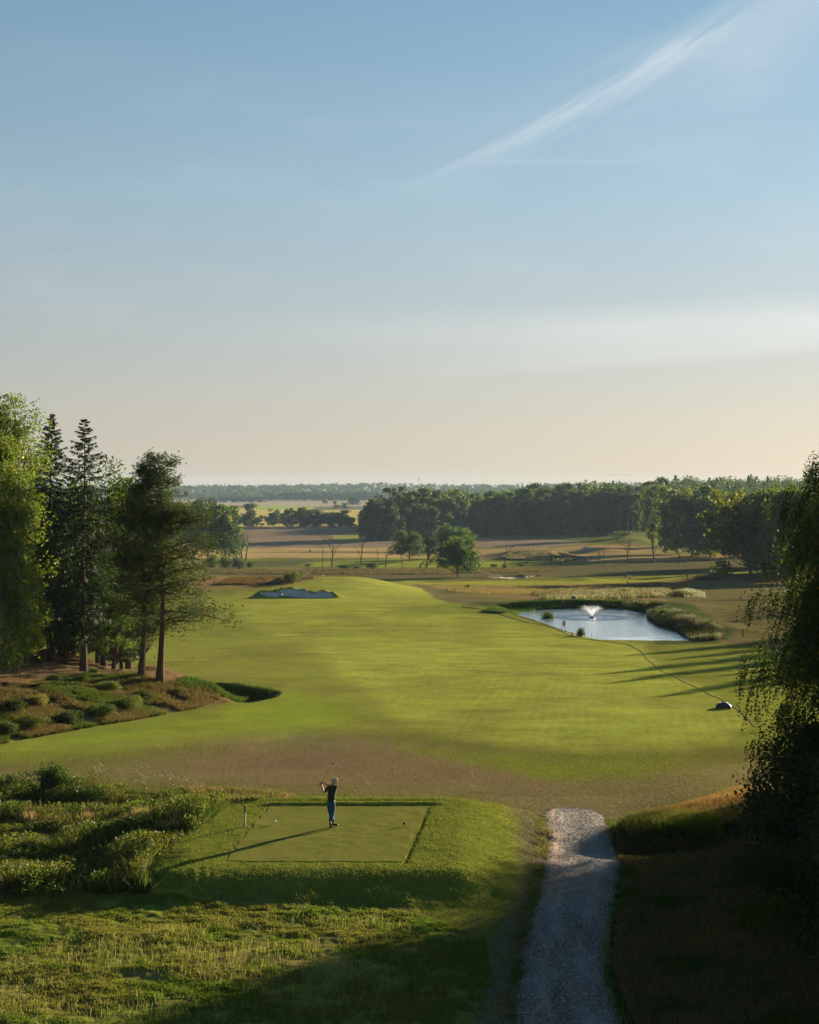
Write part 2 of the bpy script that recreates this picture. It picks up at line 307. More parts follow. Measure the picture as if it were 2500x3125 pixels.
# ------------------------------------------------------------------ mesh helpers
class Geo:
    def __init__(s): s.V = []; s.F = []; s.C = []; s.n = 0; s.M = []
    def add(s, V, F, c=None, m=0):
        V = np.asarray(V, float).reshape(-1, 3); F = np.asarray(F, np.int64)
        s.V.append(V); s.F.append(F + s.n); s.n += len(V); s.M.append(m)
        c = np.array((.5, .5, .5)) if c is None else np.asarray(c, float)
        s.C.append(np.broadcast_to(c, (len(V), 3)) if c.ndim == 1 else c)
        return s
    def mesh(s, name, mats, smooth=False):
        V = np.concatenate(s.V); C = np.concatenate(s.C); me = bpy.data.meshes.new(name)
        lt = np.concatenate([np.full(len(f), f.shape[1]) for f in s.F]); lv = np.concatenate([f.ravel() for f in s.F])
        me.vertices.add(len(V)); me.vertices.foreach_set('co', V.ravel().astype(np.float32))
        me.loops.add(len(lv)); me.loops.foreach_set('vertex_index', lv.astype(np.int32))
        me.polygons.add(len(lt)); ls = np.concatenate([[0], np.cumsum(lt)[:-1]])
        me.polygons.foreach_set('loop_start', ls.astype(np.int32)); me.polygons.foreach_set('loop_total', lt.astype(np.int32))
        me.polygons.foreach_set('use_smooth', np.full(len(lt), bool(smooth)))
        mats = mats if isinstance(mats, (list, tuple)) else [mats]
        for m in mats: me.materials.append(m)
        if len(mats) > 1: me.polygons.foreach_set('material_index', np.concatenate([np.full(len(f), m) for f, m in zip(s.F, s.M)]).astype(np.int32))
        at_ = me.attributes.new('c', 'FLOAT_COLOR', 'POINT')
        at_.data.foreach_set('color', np.c_[C, np.ones(len(C))].ravel().astype(np.float32))
        me.update(calc_edges=True); me.validate()
        return me
    def obj(s, name, mats, parent=None, smooth=False, loc=None):
        return link(name, s.mesh(name, mats, smooth), parent, loc)
def link(name, data, parent=None, loc=None):
    o = bpy.data.objects.new(name, data); COL.objects.link(o)
    if parent is not None: o.parent = parent
    if loc is not None: o.location = loc
    return o
def tag(o, label, cat, group=None):
    o['label'] = label; o['category'] = cat
    if group: o['group'] = group
    return o
def thing(name, label, cat, loc=(0, 0, 0), rz=0, group=None):
    o = link(name, None, None, loc); o.rotation_euler = (0, 0, rz); return tag(o, label, cat, group)
def dup(root, loc, rz=0, sc=1.0, label=None, group=None, cat=None):
    r = root.copy(); COL.objects.link(r); r.location = loc; r.rotation_euler = (0, 0, rz)
    r.scale = (sc, sc, sc) if not isinstance(sc, tuple) else sc
    if label: r['label'] = label
    if group: r['group'] = group
    if cat: r['category'] = cat
    for ch in root.children:
        c = ch.copy(); COL.objects.link(c); c.parent = r
        for g in ch.children:
            d = g.copy(); COL.objects.link(d); d.parent = c
    return r

def tube(P, R, n=6, cap=True):
    P = np.asarray(P, float); R = np.broadcast_to(np.asarray(R, float), (len(P),))
    T = np.gradient(P, axis=0); T /= np.linalg.norm(T, axis=1)[:, None] + 1e-9
    up = np.array([0, 0, 1.]) if abs(T[0][2]) < .9 else np.array([1., 0, 0])
    U = np.cross(T, up); U /= np.linalg.norm(U, axis=1)[:, None] + 1e-9; Wv = np.cross(T, U)
    an = np.arange(n) * 2 * math.pi / n
    V = P[:, None] + R[:, None, None] * (np.cos(an)[None, :, None] * U[:, None] + np.sin(an)[None, :, None] * Wv[:, None])
    V = V.reshape(-1, 3); m = len(P)
    i, j = np.meshgrid(np.arange(m - 1), np.arange(n), indexing='ij')
    F = np.stack([i * n + j, i * n + (j + 1) % n, (i + 1) * n + (j + 1) % n, (i + 1) * n + j], -1).reshape(-1, 4)
    if cap:
        V = np.vstack([V, P[0], P[-1]]); a, b = len(V) - 2, len(V) - 1; k = np.arange(n)
        F = np.vstack([F, np.stack([np.full(n, a), (k + 1) % n, k, k], -1)[:, [0, 1, 2, 2]], ]) if False else F
        return V, F, np.stack([np.r_[np.full(n, a), np.full(n, b)], np.r_[(k + 1) % n, (m - 1) * n + k], np.r_[k, (m - 1) * n + (k + 1) % n]], -1)
    return V, F, None
def add_tube(g, P, R, n=6, c=None, m=0, cap=True):
    V, F, T = tube(P, R, n, cap)
    k = g.n; g.add(V, F, c, m)
    if T is not None:
        g.F.append(T + k); g.M.append(m)
def lathe(prof, n=16):
    P = np.array([(0, 0, z) for r, z in prof], float); R = np.array([r for r, z in prof])
    an = np.arange(n) * 2 * math.pi / n; m = len(prof)
    V = np.stack([R[:, None] * np.cos(an), R[:, None] * np.sin(an), np.broadcast_to(P[:, 2:3], (m, n))], -1).reshape(-1, 3)
    i, j = np.meshgrid(np.arange(m - 1), np.arange(n), indexing='ij')
    F = np.stack([i * n + j, i * n + (j + 1) % n, (i + 1) * n + (j + 1) % n, (i + 1) * n + j], -1).reshape(-1, 4)
    return V, F
def box(sx, sy, sz, c=(0, 0, 0), bev=0.0):
    bm = __import__('bmesh').new(); import bmesh
    bmesh.ops.create_cube(bm, size=1.0)
    for v in bm.verts: v.co = Vector((v.co.x * sx, v.co.y * sy, v.co.z * sz)) + Vector(c)
    if bev: bmesh.ops.bevel(bm, geom=bm.edges[:], offset=bev, segments=2, affect='EDGES', profile=.6)
    V = [tuple(v.co) for v in bm.verts]; Fq = [[v.index for v in f.verts] for f in bm.faces]; bm.free()
    return V, Fq
def add_poly(g, V, Fs, c=None, m=0):
    k = g.n; V = np.asarray(V, float); first = True
    for n in sorted({len(f) for f in Fs}):
        f = np.array([x for x in Fs if len(x) == n])
        if first: g.add(V, f, c, m); first = False
        else: g.F.append(f + k); g.M.append(m)
def add_box(g, sx, sy, sz, c=(0, 0, 0), bev=0.0, col=None, m=0, rz=0):
    V, Fq = box(sx, sy, sz, (0, 0, 0), bev); V = np.array(V)
    if rz: cs, sn = math.cos(rz), math.sin(rz); V = V @ np.array([[cs, sn, 0], [-sn, cs, 0], [0, 0, 1]])
    add_poly(g, V + np.array(c), Fq, col, m)
def ell(rx, ry, rz_, c=(0, 0, 0), n=12, m=8):
    th = np.linspace(0, math.pi, m + 1); V, F = lathe([(max(1e-4, math.sin(t)), -math.cos(t)) for t in th], n)
    return V * np.array([rx, ry, rz_]) + np.array(c), F

# ------------------------------------------------------------------ materials
def mat(name): m = bpy.data.materials.new(name); m.use_nodes = True; nt = m.node_tree; return m, nt, nt.nodes['Principled BSDF'], nt.nodes['Material Output']
def plain(name, col, rough=.7, metal=0, var=.15, scale=8, bump=0.0, spec=.3):
    m, nt, p, o = mat(name)
    ge = nt.nodes.new('ShaderNodeTexCoord')
    n = noise(nt, ge.outputs['Object'], scale, 4)
    p.inputs['Roughness'].default_value = rough; p.inputs['Metallic'].default_value = metal; p.inputs['Specular IOR Level'].default_value = spec
    nt.links.new(mixc(nt, n, tuple(x * (1 - var) for x in col), tuple(min(1, x * (1 + var)) for x in col)), p.inputs['Base Color'])
    if bump:
        b = nt.nodes.new('ShaderNodeBump'); b.inputs['Distance'].default_value = bump; nt.links.new(n.k, b.inputs['Height']); nt.links.new(b.outputs[0], p.inputs['Normal'])
    return m
def leafmat(name, trans=.45, gain=1.0, spec=.25, tint=(1.25, 1.15, .45)):
    m, nt, p, o = mat(name)
    at_ = nt.nodes.new('ShaderNodeAttribute'); at_.attribute_name = 'c'
    oi = nt.nodes.new('ShaderNodeObjectInfo'); r = S(nt, oi.outputs['Random'])
    base_ = mixc(nt, 1.0, at_.outputs['Color'], (gain, gain, gain), 'MULTIPLY')
    hs = nt.nodes.new('ShaderNodeHueSaturation'); nt.links.new(base_, hs.inputs['Color'])
    nt.links.new((r * .03 + .487).k, hs.inputs['Hue']); nt.links.new((r * .45 + .78).k, hs.inputs['Value'])
    p.inputs['Roughness'].default_value = .6; p.inputs['Specular IOR Level'].default_value = spec
    nt.links.new(hs.outputs[0], p.inputs['Base Color'])
    t = nt.nodes.new('ShaderNodeBsdfTranslucent'); nt.links.new(mixc(nt, 1.0, hs.outputs[0], tint, 'MULTIPLY'), t.inputs[0])
    mx = nt.nodes.new('ShaderNodeMixShader'); mx.inputs[0].default_value = trans
    nt.links.new(p.outputs[0], mx.inputs[1]); nt.links.new(t.outputs[0], mx.inputs[2]); nt.links.new(mx.outputs[0], o.inputs[0])
    return m
M_leaf = leafmat('leaf', .48, tint=(1.15, 1.2, .4)); M_needle = leafmat('needle', .38, 1.25, tint=(1, 1.1, .5)); M_blade = leafmat('grass_blade', .4, 1.0, .03, tint=(.95, 1.05, .6))
M_bark = plain('bark', (.085, .062, .047), .9, 0, .45, 6, .03, .1)
M_pinebark = plain('pine_bark', (.20, .095, .052), .9, 0, .5, 5, .03, .1)
M_birchbark = plain('birch_bark', (.34, .32, .29), .8, 0, .55, 4, .01, .1)
M_dead = plain('dead_wood', (.085, .072, .062), .9, 0, .35, 5, .01, .1)

def ground_mat(name='ground', stripes=True):
    m, nt, p, o = mat(name)
    at_ = nt.nodes.new('ShaderNodeAttribute'); at_.attribute_name = 'c'
    ar = nt.nodes.new('ShaderNodeAttribute'); ar.attribute_name = 'rv'
    rs = nt.nodes.new('ShaderNodeSeparateXYZ'); nt.links.new(ar.outputs['Vector'], rs.inputs[0])
    rough, var, fair = (S(nt, rs.outputs[i]) for i in range(3))
    ge = nt.nodes.new('ShaderNodeNewGeometry'); pos = ge.outputs['Position']
    n1 = noise(nt, vmul(nt, pos, (1, 1, .3)), .35, 5, .6); n2 = noise(nt, vmul(nt, pos, (1, .55, .3)), 3.2, 4, .65); n3 = noise(nt, vmul(nt, pos, (1, .8, .3)), 17, 3, .7)
    k = (n1 - .5) * 1.8 + (n2 - .5) * 1.8 + (n3 - .5) * 2.6
    gain = (k * var * 1.35 + 1.0).f('MAXIMUM', .25)
    cv = nt.nodes.new('ShaderNodeCombineXYZ'); [nt.links.new(gain.k, cv.inputs[i]) for i in range(3)]
    col = mixc(nt, 1.0, at_.outputs['Color'], cv.outputs[0], 'MULTIPLY')
    # dry straw flecks in the rough, deeper green elsewhere
    fl = noise(nt, vmul(nt, pos, (1, 1, 1)), 1.1, 5, .7).step(.55, .72) * (rough.step(.3, .7)) * .45
    col = mixc(nt, fl, col, (.24, .175, .075))
    dl = noise(nt, vmul(nt, pos, (1, .7, 1)), .12, 5, .65).step(.44, .64) * (rough.step(.3, .08)) * .85
    col = mixc(nt, dl, col, mixc(nt, 1.0, col, (.80, .76, .95), 'MULTIPLY'))
    gr = noise(nt, vmul(nt, pos, (1, 1, 1)), .22, 4, .6).step(.5, .7) * (rough.step(.3, .08)) * .25
    col = mixc(nt, gr, col, mixc(nt, 1.0, col, (.72, .98, .62), 'MULTIPLY'))
    # mowing stripes: light and dark bands laid along the fairway
    sp = nt.nodes.new('ShaderNodeSeparateXYZ'); nt.links.new(pos, sp.inputs[0]); X, Y = S(nt, sp.outputs[0]), S(nt, sp.outputs[1])
    w = noise(nt, vmul(nt, pos, (.12, .03, 1)), 1.0, 3)
    st = ((X * 1.0 - Y * .125 + w * .9) * 9.5).f('SINE') * noise(nt, vmul(nt, pos, (.5, .08, 1)), 1.0, 3).step(.40, .62) * Y.step(165, 120)
    st2 = (noise(nt, vmul(nt, pos, (.10, .30, 1)), 1.0, 4, .65) - .5) * 4.0
    k2 = (st * .045 + st2 * .17) * fair + 1.0
    cw = nt.nodes.new('ShaderNodeCombineXYZ'); [nt.links.new(k2.k, cw.inputs[i]) for i in range(3)]
    col = mixc(nt, 1.0, col, cw.outputs[0], 'MULTIPLY')
    nt.links.new(col, p.inputs['Base Color']); p.inputs['Roughness'].default_value = .95; p.inputs['Specular IOR Level'].default_value = .0
    b = nt.nodes.new('ShaderNodeBump'); b.inputs['Distance'].default_value = 1.0
    h = (n3 * .016 + n2 * .045) * (rough * 1.2 + .15) + noise(nt, vmul(nt, pos, (1, .8, 1)), 55, 2, .7) * .003
    nt.links.new(h.k, b.inputs['Height']); b.inputs['Strength'].default_value = 1.0; nt.links.new(b.outputs[0], p.inputs['Normal'])
    return m
M_ground = ground_mat()

# ------------------------------------------------------------------ ground sheet
def build_ground():
    au = np.r_[np.linspace(-4200, -1400, 90), np.arange(-1380, 1380, 2.7), np.linspace(1400, 4200, 90)]
    bv = np.r_[np.arange(1830, 600, -2.1), np.arange(600, 352, -1.15), np.arange(352, 316, -.22), np.arange(316, 30, -1.15), np.arange(30, 21, -1.0)]
    Yr = np.interp(-bv, -_Bt, _Yt); Yr = np.r_[np.linspace(-40, Yr[0] - 1, 40), Yr]
    A, Y = np.meshgrid(au, Yr); X = A / F0 * np.maximum(Y, Yr[40])
    shp = X.shape; X = X.ravel(); Y = Y.ravel()
    Z = H0(X, Y); C, R, Vv = ground_fields(X, Y); Z = Z + relief(X, Y, R) * (Y > 30)
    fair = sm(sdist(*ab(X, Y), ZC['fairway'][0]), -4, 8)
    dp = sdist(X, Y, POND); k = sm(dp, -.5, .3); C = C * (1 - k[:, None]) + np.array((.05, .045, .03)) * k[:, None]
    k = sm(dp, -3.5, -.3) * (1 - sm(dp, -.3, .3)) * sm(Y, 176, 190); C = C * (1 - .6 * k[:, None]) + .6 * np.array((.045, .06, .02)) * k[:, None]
    n, mcols = shp; i, j = np.meshgrid(np.arange(n - 1), np.arange(mcols - 1), indexing='ij')
    F = np.stack([i * mcols + j, i * mcols + j + 1, (i + 1) * mcols + j + 1, (i + 1) * mcols + j], -1).reshape(-1, 4)
    g = Geo(); g.add(np.c_[X, Y, Z], F, C); o = g.obj('ground', M_ground, smooth=True); o['kind'] = 'structure'
    a_ = o.data.attributes.new('rv', 'FLOAT_VECTOR', 'POINT'); a_.data.foreach_set('vector', np.c_[R, Vv, fair].ravel().astype(np.float32))
    return o
build_ground()
def hz(X, Y):
    """finished height of the turf"""
    X = np.atleast_1d(np.asarray(X, float)); Y = np.atleast_1d(np.asarray(Y, float))
    C, R, Vv = ground_fields(X, Y); return H0(X, Y) + relief(X, Y, R)

# gravel track
def gravel_mat():
    m, nt, p, o = mat('gravel'); ge = nt.nodes.new('ShaderNodeNewGeometry'); pos = ge.outputs['Position']
    n1 = noise(nt, vmul(nt, pos, (1.6, .25, 1)), 1.0, 4); n2 = noise(nt, pos, 9, 5, .75); n3 = noise(nt, pos, 38, 3, .8)
    at_ = nt.nodes.new('ShaderNodeAttribute'); at_.attribute_name = 'c'
    c = mixc(nt, (n1 * .5 + n2 * .5).step(.36, .62), (.11, .105, .095), (.30, .285, .26))
    c = mixc(nt, n3.step(.58, .74) * .7, c, (.40, .38, .35)); c = mixc(nt, n2.step(.64, .74) * .6, c, (.09, .085, .06))
    c = mixc(nt, .85, c, mixc(nt, 1.0, c, at_.outputs['Color'], 'MULTIPLY'))
    nt.links.new(c, p.inputs['Base Color']); p.inputs['Roughness'].default_value = .95; p.inputs['Specular IOR Level'].default_value = .1
    b = nt.nodes.new('ShaderNodeBump'); b.inputs['Distance'].default_value = 1.0; nt.links.new((n3 * .03 + n2 * .07).k, b.inputs['Height']); nt.links.new(b.outputs[0], p.inputs['Normal'])
    return m
PW = [(2468, 1690, 1775), (2473, 1672, 1800), (2484, 1666, 1828), (2498, 1664, 1842), (2520, 1664, 1853), (2560, 1673, 1860), (2600, 1671, 1882), (2650, 1661, 1890), (2700, 1652, 1878), (2800, 1628, 1858), (2900, 1602, 1840), (3000, 1590, 1850), (3125, 1578, 1890), (3300, 1560, 1935)]
def cmat(name):
    m, nt, p, o = mat(name); at_ = nt.nodes.new('ShaderNodeAttribute'); at_.attribute_name = 'c'; nt.links.new(at_.outputs['Color'], p.inputs['Base Color']); p.inputs['Roughness'].default_value = .9; return m
M_stone = cmat('stone')
def build_path():
    L = [];
    for y, l, r in PW:
        a_, b_ = W(l, y), W(r, y); L.append((a_[1], a_[0], b_[0]))
    L = np.array(L)[::-1]; Y = np.arange(L[0, 0] - 6, L[-1, 0], .06)
    xl = np.interp(Y, L[:, 0], L[:, 1]); xr = np.interp(Y, L[:, 0], L[:, 2])
    xl = xl + (fbm(Y, Y * 0, .22, 81, 4) - .5) * .26; xr = xr + (fbm(Y, Y * 0 + 9, .22, 82, 4) - .5) * .24
    t = np.linspace(0, 1, 60); X = xl[:, None] + (xr - xl)[:, None] * t; YY = np.broadcast_to(Y[:, None], X.shape).copy()
    k = t * (1 - t) * 4; YY[-1] = Y[-1] + .25 * (fbm(X[-1], X[-1] * 0, .4, 83, 3) - .5); YY[0] = Y[0]
    Z = hz(X.ravel(), YY.ravel()) + .012 + .03 * np.broadcast_to(np.minimum(k, .3) / .3, X.shape).ravel()
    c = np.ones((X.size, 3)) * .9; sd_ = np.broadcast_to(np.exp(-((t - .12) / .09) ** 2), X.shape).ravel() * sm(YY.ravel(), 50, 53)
    tt_ = np.broadcast_to(t, X.shape).ravel(); c = c * (.78 + .3 * np.exp(-((tt_ - .28) / .09) ** 2) + .3 * np.exp(-((tt_ - .72) / .09) ** 2))[:, None] + (.55 * sm(YY.ravel(), 52.5, 56))[:, None] * np.array((1.1, 1.0, .9))  # wheel tracks paler; sunlight on the far stretch painted into the colour
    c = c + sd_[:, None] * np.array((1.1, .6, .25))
    n, mm = X.shape; i, j = np.meshgrid(np.arange(n - 1), np.arange(mm - 1), indexing='ij')
    F = np.stack([i * mm + j, i * mm + j + 1, (i + 1) * mm + j + 1, (i + 1) * mm + j], -1).reshape(-1, 4)
    rg = np.random.default_rng(84); q = rg.integers(0, len(Z), 17000); Vp = np.c_[X.ravel(), YY.ravel(), Z][q] + np.c_[rg.normal(size=(17000, 2)) * .05, np.zeros(17000)]
    gp = Geo(); sz = (rg.uniform(.3, 1, 17000) ** 2 * .022 + .007)[:, None]; oc = np.array([(1, 0, 0), (0, 1, 0), (-1, 0, 0), (0, -1, 0), (0, 0, .8)])
    VV = (Vp[:, None] + oc[None] * sz[:, None] * rg.uniform(.7, 1.3, (17000, 5, 1))).reshape(-1, 3); FF = (np.arange(17000)[:, None, None] * 5 + np.array([[0, 1, 4], [1, 2, 4], [2, 3, 4], [3, 0, 4]])[None]).reshape(-1, 3)
    gp.add(VV, FF, np.repeat(np.array((.32, .305, .28)) * rg.uniform(.45, 1.5, (17000, 1)), 5, 0)); po = gp.obj('gravel_stones', M_stone); po['kind'] = 'stuff'; po['label'] = 'loose stones scattered over the gravel track'
    g = Geo(); g.add(np.c_[X.ravel(), YY.ravel(), Z], F, c); o = g.obj('path', gravel_mat(), smooth=True); o['kind'] = 'structure'
build_path()

def sheet(name, poly, step, m, lift, col=(.5, .5, .5), zf=None, edge=0.0):
    """a thin sheet laid inside a polygon of the ground"""
    P = np.array(poly, float); x0, y0 = P.min(0); x1, y1 = P.max(0)
    xs = np.arange(x0 - step, x1 + step, step); ys = np.arange(y0 - step, y1 + step, step)
    X, Y = np.meshgrid(xs, ys); d = sdist(X.ravel(), Y.ravel(), poly).reshape(X.shape) + edge * (fbm(X, Y, .8, 91, 3) - .5)
    ok = (d[:-1, :-1] > 0) & (d[1:, :-1] > 0) & (d[:-1, 1:] > 0) & (d[1:, 1:] > 0)
    mm = len(xs); i, j = np.nonzero(ok); F = np.stack([i * mm + j, i * mm + j + 1, (i + 1) * mm + j + 1, (i + 1) * mm + j], -1)
    Z = (hz(X.ravel(), Y.ravel()) if zf is None else zf(X.ravel(), Y.ravel())) + lift
    u, inv = np.unique(F, return_inverse=True); V = np.c_[X.ravel(), Y.ravel(), Z][u]
    g = Geo(); g.add(V, inv.reshape(F.shape), col); o = g.obj(name, m, smooth=True); o['kind'] = 'structure'; return o
def turf_mat(name, c0, c1, bump=.004):
    m, nt, p, o = mat(name); ge = nt.nodes.new('ShaderNodeNewGeometry'); pos = ge.outputs['Position']
    n1 = noise(nt, pos, .9, 4, .65); n2 = noise(nt, vmul(nt, pos, (1, .6, 1)), 12, 4, .75); n3 = noise(nt, pos, 50, 2, .8)
    c = mixc(nt, (n1 * .6 + n2 * .4).step(.38, .62), c0, c1); c = mixc(nt, n3.step(.6, .75) * .35, c, tuple(x * 1.5 for x in c1))
    nt.links.new(c, p.inputs['Base Color']); p.inputs['Roughness'].default_value = .95; p.inputs['Specular IOR Level'].default_value = .0
    b = nt.nodes.new('ShaderNodeBump'); b.inputs['Distance'].default_value = 1; nt.links.new((n3 * bump + n2 * bump * 2.5).k, b.inputs['Height']); nt.links.new(b.outputs[0], p.inputs['Normal'])
    return m
def tee_lawn():
    n = 110; s_, t_ = np.meshgrid(np.linspace(0, 1, n), np.linspace(0, 1, n)); a, b, c, d = [np.array(p) for p in TEE]; s_ = s_[..., None]; t_ = t_[..., None]
    P = ((a * (1 - s_) + b * s_) * (1 - t_) + (d * (1 - s_) + c * s_) * t_).reshape(-1, 2); X, Y = P[:, 0], P[:, 1]
    X = X + (fbm(X, Y, .5, 61, 3) - .5) * .16; Y = Y + (fbm(X, Y, .5, 62, 3) - .5) * .16
    i, j = np.meshgrid(np.arange(n - 1), np.arange(n - 1), indexing='ij'); F = np.stack([i * n + j, i * n + j + 1, (i + 1) * n + j + 1, (i + 1) * n + j], -1).reshape(-1, 4)[:, ::-1]
    g = Geo(); g.add(np.c_[X, Y, np.maximum(hz(X, Y), 0.0) + .014], F); o = g.obj('tee_lawn', turf_mat('tee_turf', (.140, .152, .034), (.178, .182, .042)), smooth=True); o['kind'] = 'structure'
tee_lawn()
M_sand = turf_mat('sand', (.44, .40, .35), (.54, .49, .43), .003)
def inset(poly, k):
    c = np.mean(np.array(poly), 0); return [tuple(c + (np.array(p) - c) * k) for p in poly]
for bp, st, k in ((WB1, .12, .97), (WB2, .12, .98), (WB3, .35, .95)):
    o = sheet('bunker_sand', inset(bp, k), st, M_sand, .04 if st < .3 else .1, edge=.3)

# pond
FX, FY = Wz(1806, 1885, WATER)
def water_mat():
    m, nt, p, o = mat('pond_water'); ge = nt.nodes.new('ShaderNodeNewGeometry'); pos = ge.outputs['Position']
    p.inputs['Base Color'].default_value = (.62, .74, .82, 1); p.inputs['Metallic'].default_value = .62; p.inputs['Roughness'].default_value = .03; p.inputs['IOR'].default_value = 1.4
    p.inputs['Specular IOR Level'].default_value = .5
    sp = nt.nodes.new('ShaderNodeSeparateXYZ'); nt.links.new(pos, sp.inputs[0]); X, Y = S(nt, sp.outputs[0]), S(nt, sp.outputs[1])
    dx, dy = X - FX, Y - FY; r = (dx * dx + dy * dy).f('SQRT')
    n1 = noise(nt, vmul(nt, pos, (1, .55, 1)), 2.2, 4, .6); n2 = noise(nt, vmul(nt, pos, (1, .7, 1)), 8.5, 3, .6)
    ring = ((r - 3.7) * (r - 3.7) * -1.1).f('EXPONENT'); ring = ring + ((r - 1.9) * (r - 1.9) * -1.4).f('EXPONENT') * .3
    calm = noise(nt, vmul(nt, pos, (.16, .22, 1)), 1.0, 4).step(.45, .62) * Y.step(181, 177)
    rip = (r * 9.0).f('SINE') * ((r - 3.0) * -.16).f('EXPONENT')
    h = n1 * .048 * (1.0 - calm * .85) + n2 * .014 * (1.0 - calm * .6) + noise(nt, pos, 13, 2, .8) * .085 * ring + rip * .0012
    b = nt.nodes.new('ShaderNodeBump'); b.inputs['Distance'].default_value = 1; nt.links.new(h.k, b.inputs['Height']); nt.links.new(b.outputs[0], p.inputs['Normal'])
    return m
sheet('pond_water', POND, .25, water_mat(), 0.0, zf=lambda x, y: np.full(x.shape, WATER))
bpy.data.objects['pond_water']['kind'] = 'structure'

# ------------------------------------------------------------------ plant builders
def unit(rng, n): v = rng.normal(size=(n, 3)); return v / (np.linalg.norm(v, axis=1)[:, None] + 1e-9)
def leaves(g, P, s, rng, col, var=.3, asp=.62, flat=0.0, hue=None):
    """one rhombic leaf (or leaf spray) at each point"""
    n = len(P); u = unit(rng, n); v = unit(rng, n)
    if flat: u[:, 2] *= 1 - flat; v[:, 2] *= 1 - flat
    u /= np.linalg.norm(u, axis=1)[:, None] + 1e-9; v -= (u * v).sum(1)[:, None] * u; v /= np.linalg.norm(v, axis=1)[:, None] + 1e-9
    s = (np.broadcast_to(np.asarray(s, float), (n,)) * rng.uniform(.7, 1.3, n))[:, None]
    V = np.stack([P - u * s, P - v * s * asp, P + u * s, P + v * s * asp], 1).reshape(-1, 3)
    F = np.arange(n * 4).reshape(n, 4); col = np.asarray(col, float)
    c = (col if col.ndim == 2 else col[None]) * (1 + var * rng.uniform(-1, 1, (n, 1))) * (1 + .12 * rng.uniform(-1, 1, (n, 3)))
    g.add(V, F, np.repeat(np.clip(c, 0, 1), 4, 0))
def needles(g, P, D, L, w, rng, col, var=.3):
    """thin pointed blades from P along D"""
    n = len(P); L = np.broadcast_to(L, (n,))[:, None]; w = np.broadcast_to(w, (n,))[:, None]
    s = np.cross(D, unit(rng, n)); s /= np.linalg.norm(s, axis=1)[:, None] + 1e-9
    V = np.stack([P - s * w, P + s * w, P + D * L], 1).reshape(-1, 3); col = np.asarray(col, float)
    c = (col if col.ndim == 2 else col[None]) * (1 + var * rng.uniform(-1, 1, (n, 1)))
    g.add(V, np.arange(n * 3).reshape(n, 3), np.repeat(np.clip(c, 0, 1), 3, 0))
def bez(a, b, c, n=6):
    t = np.linspace(0, 1, n)[:, None]; return (1 - t) ** 2 * np.array(a) + 2 * t * (1 - t) * np.array(b) + t * t * np.array(c)

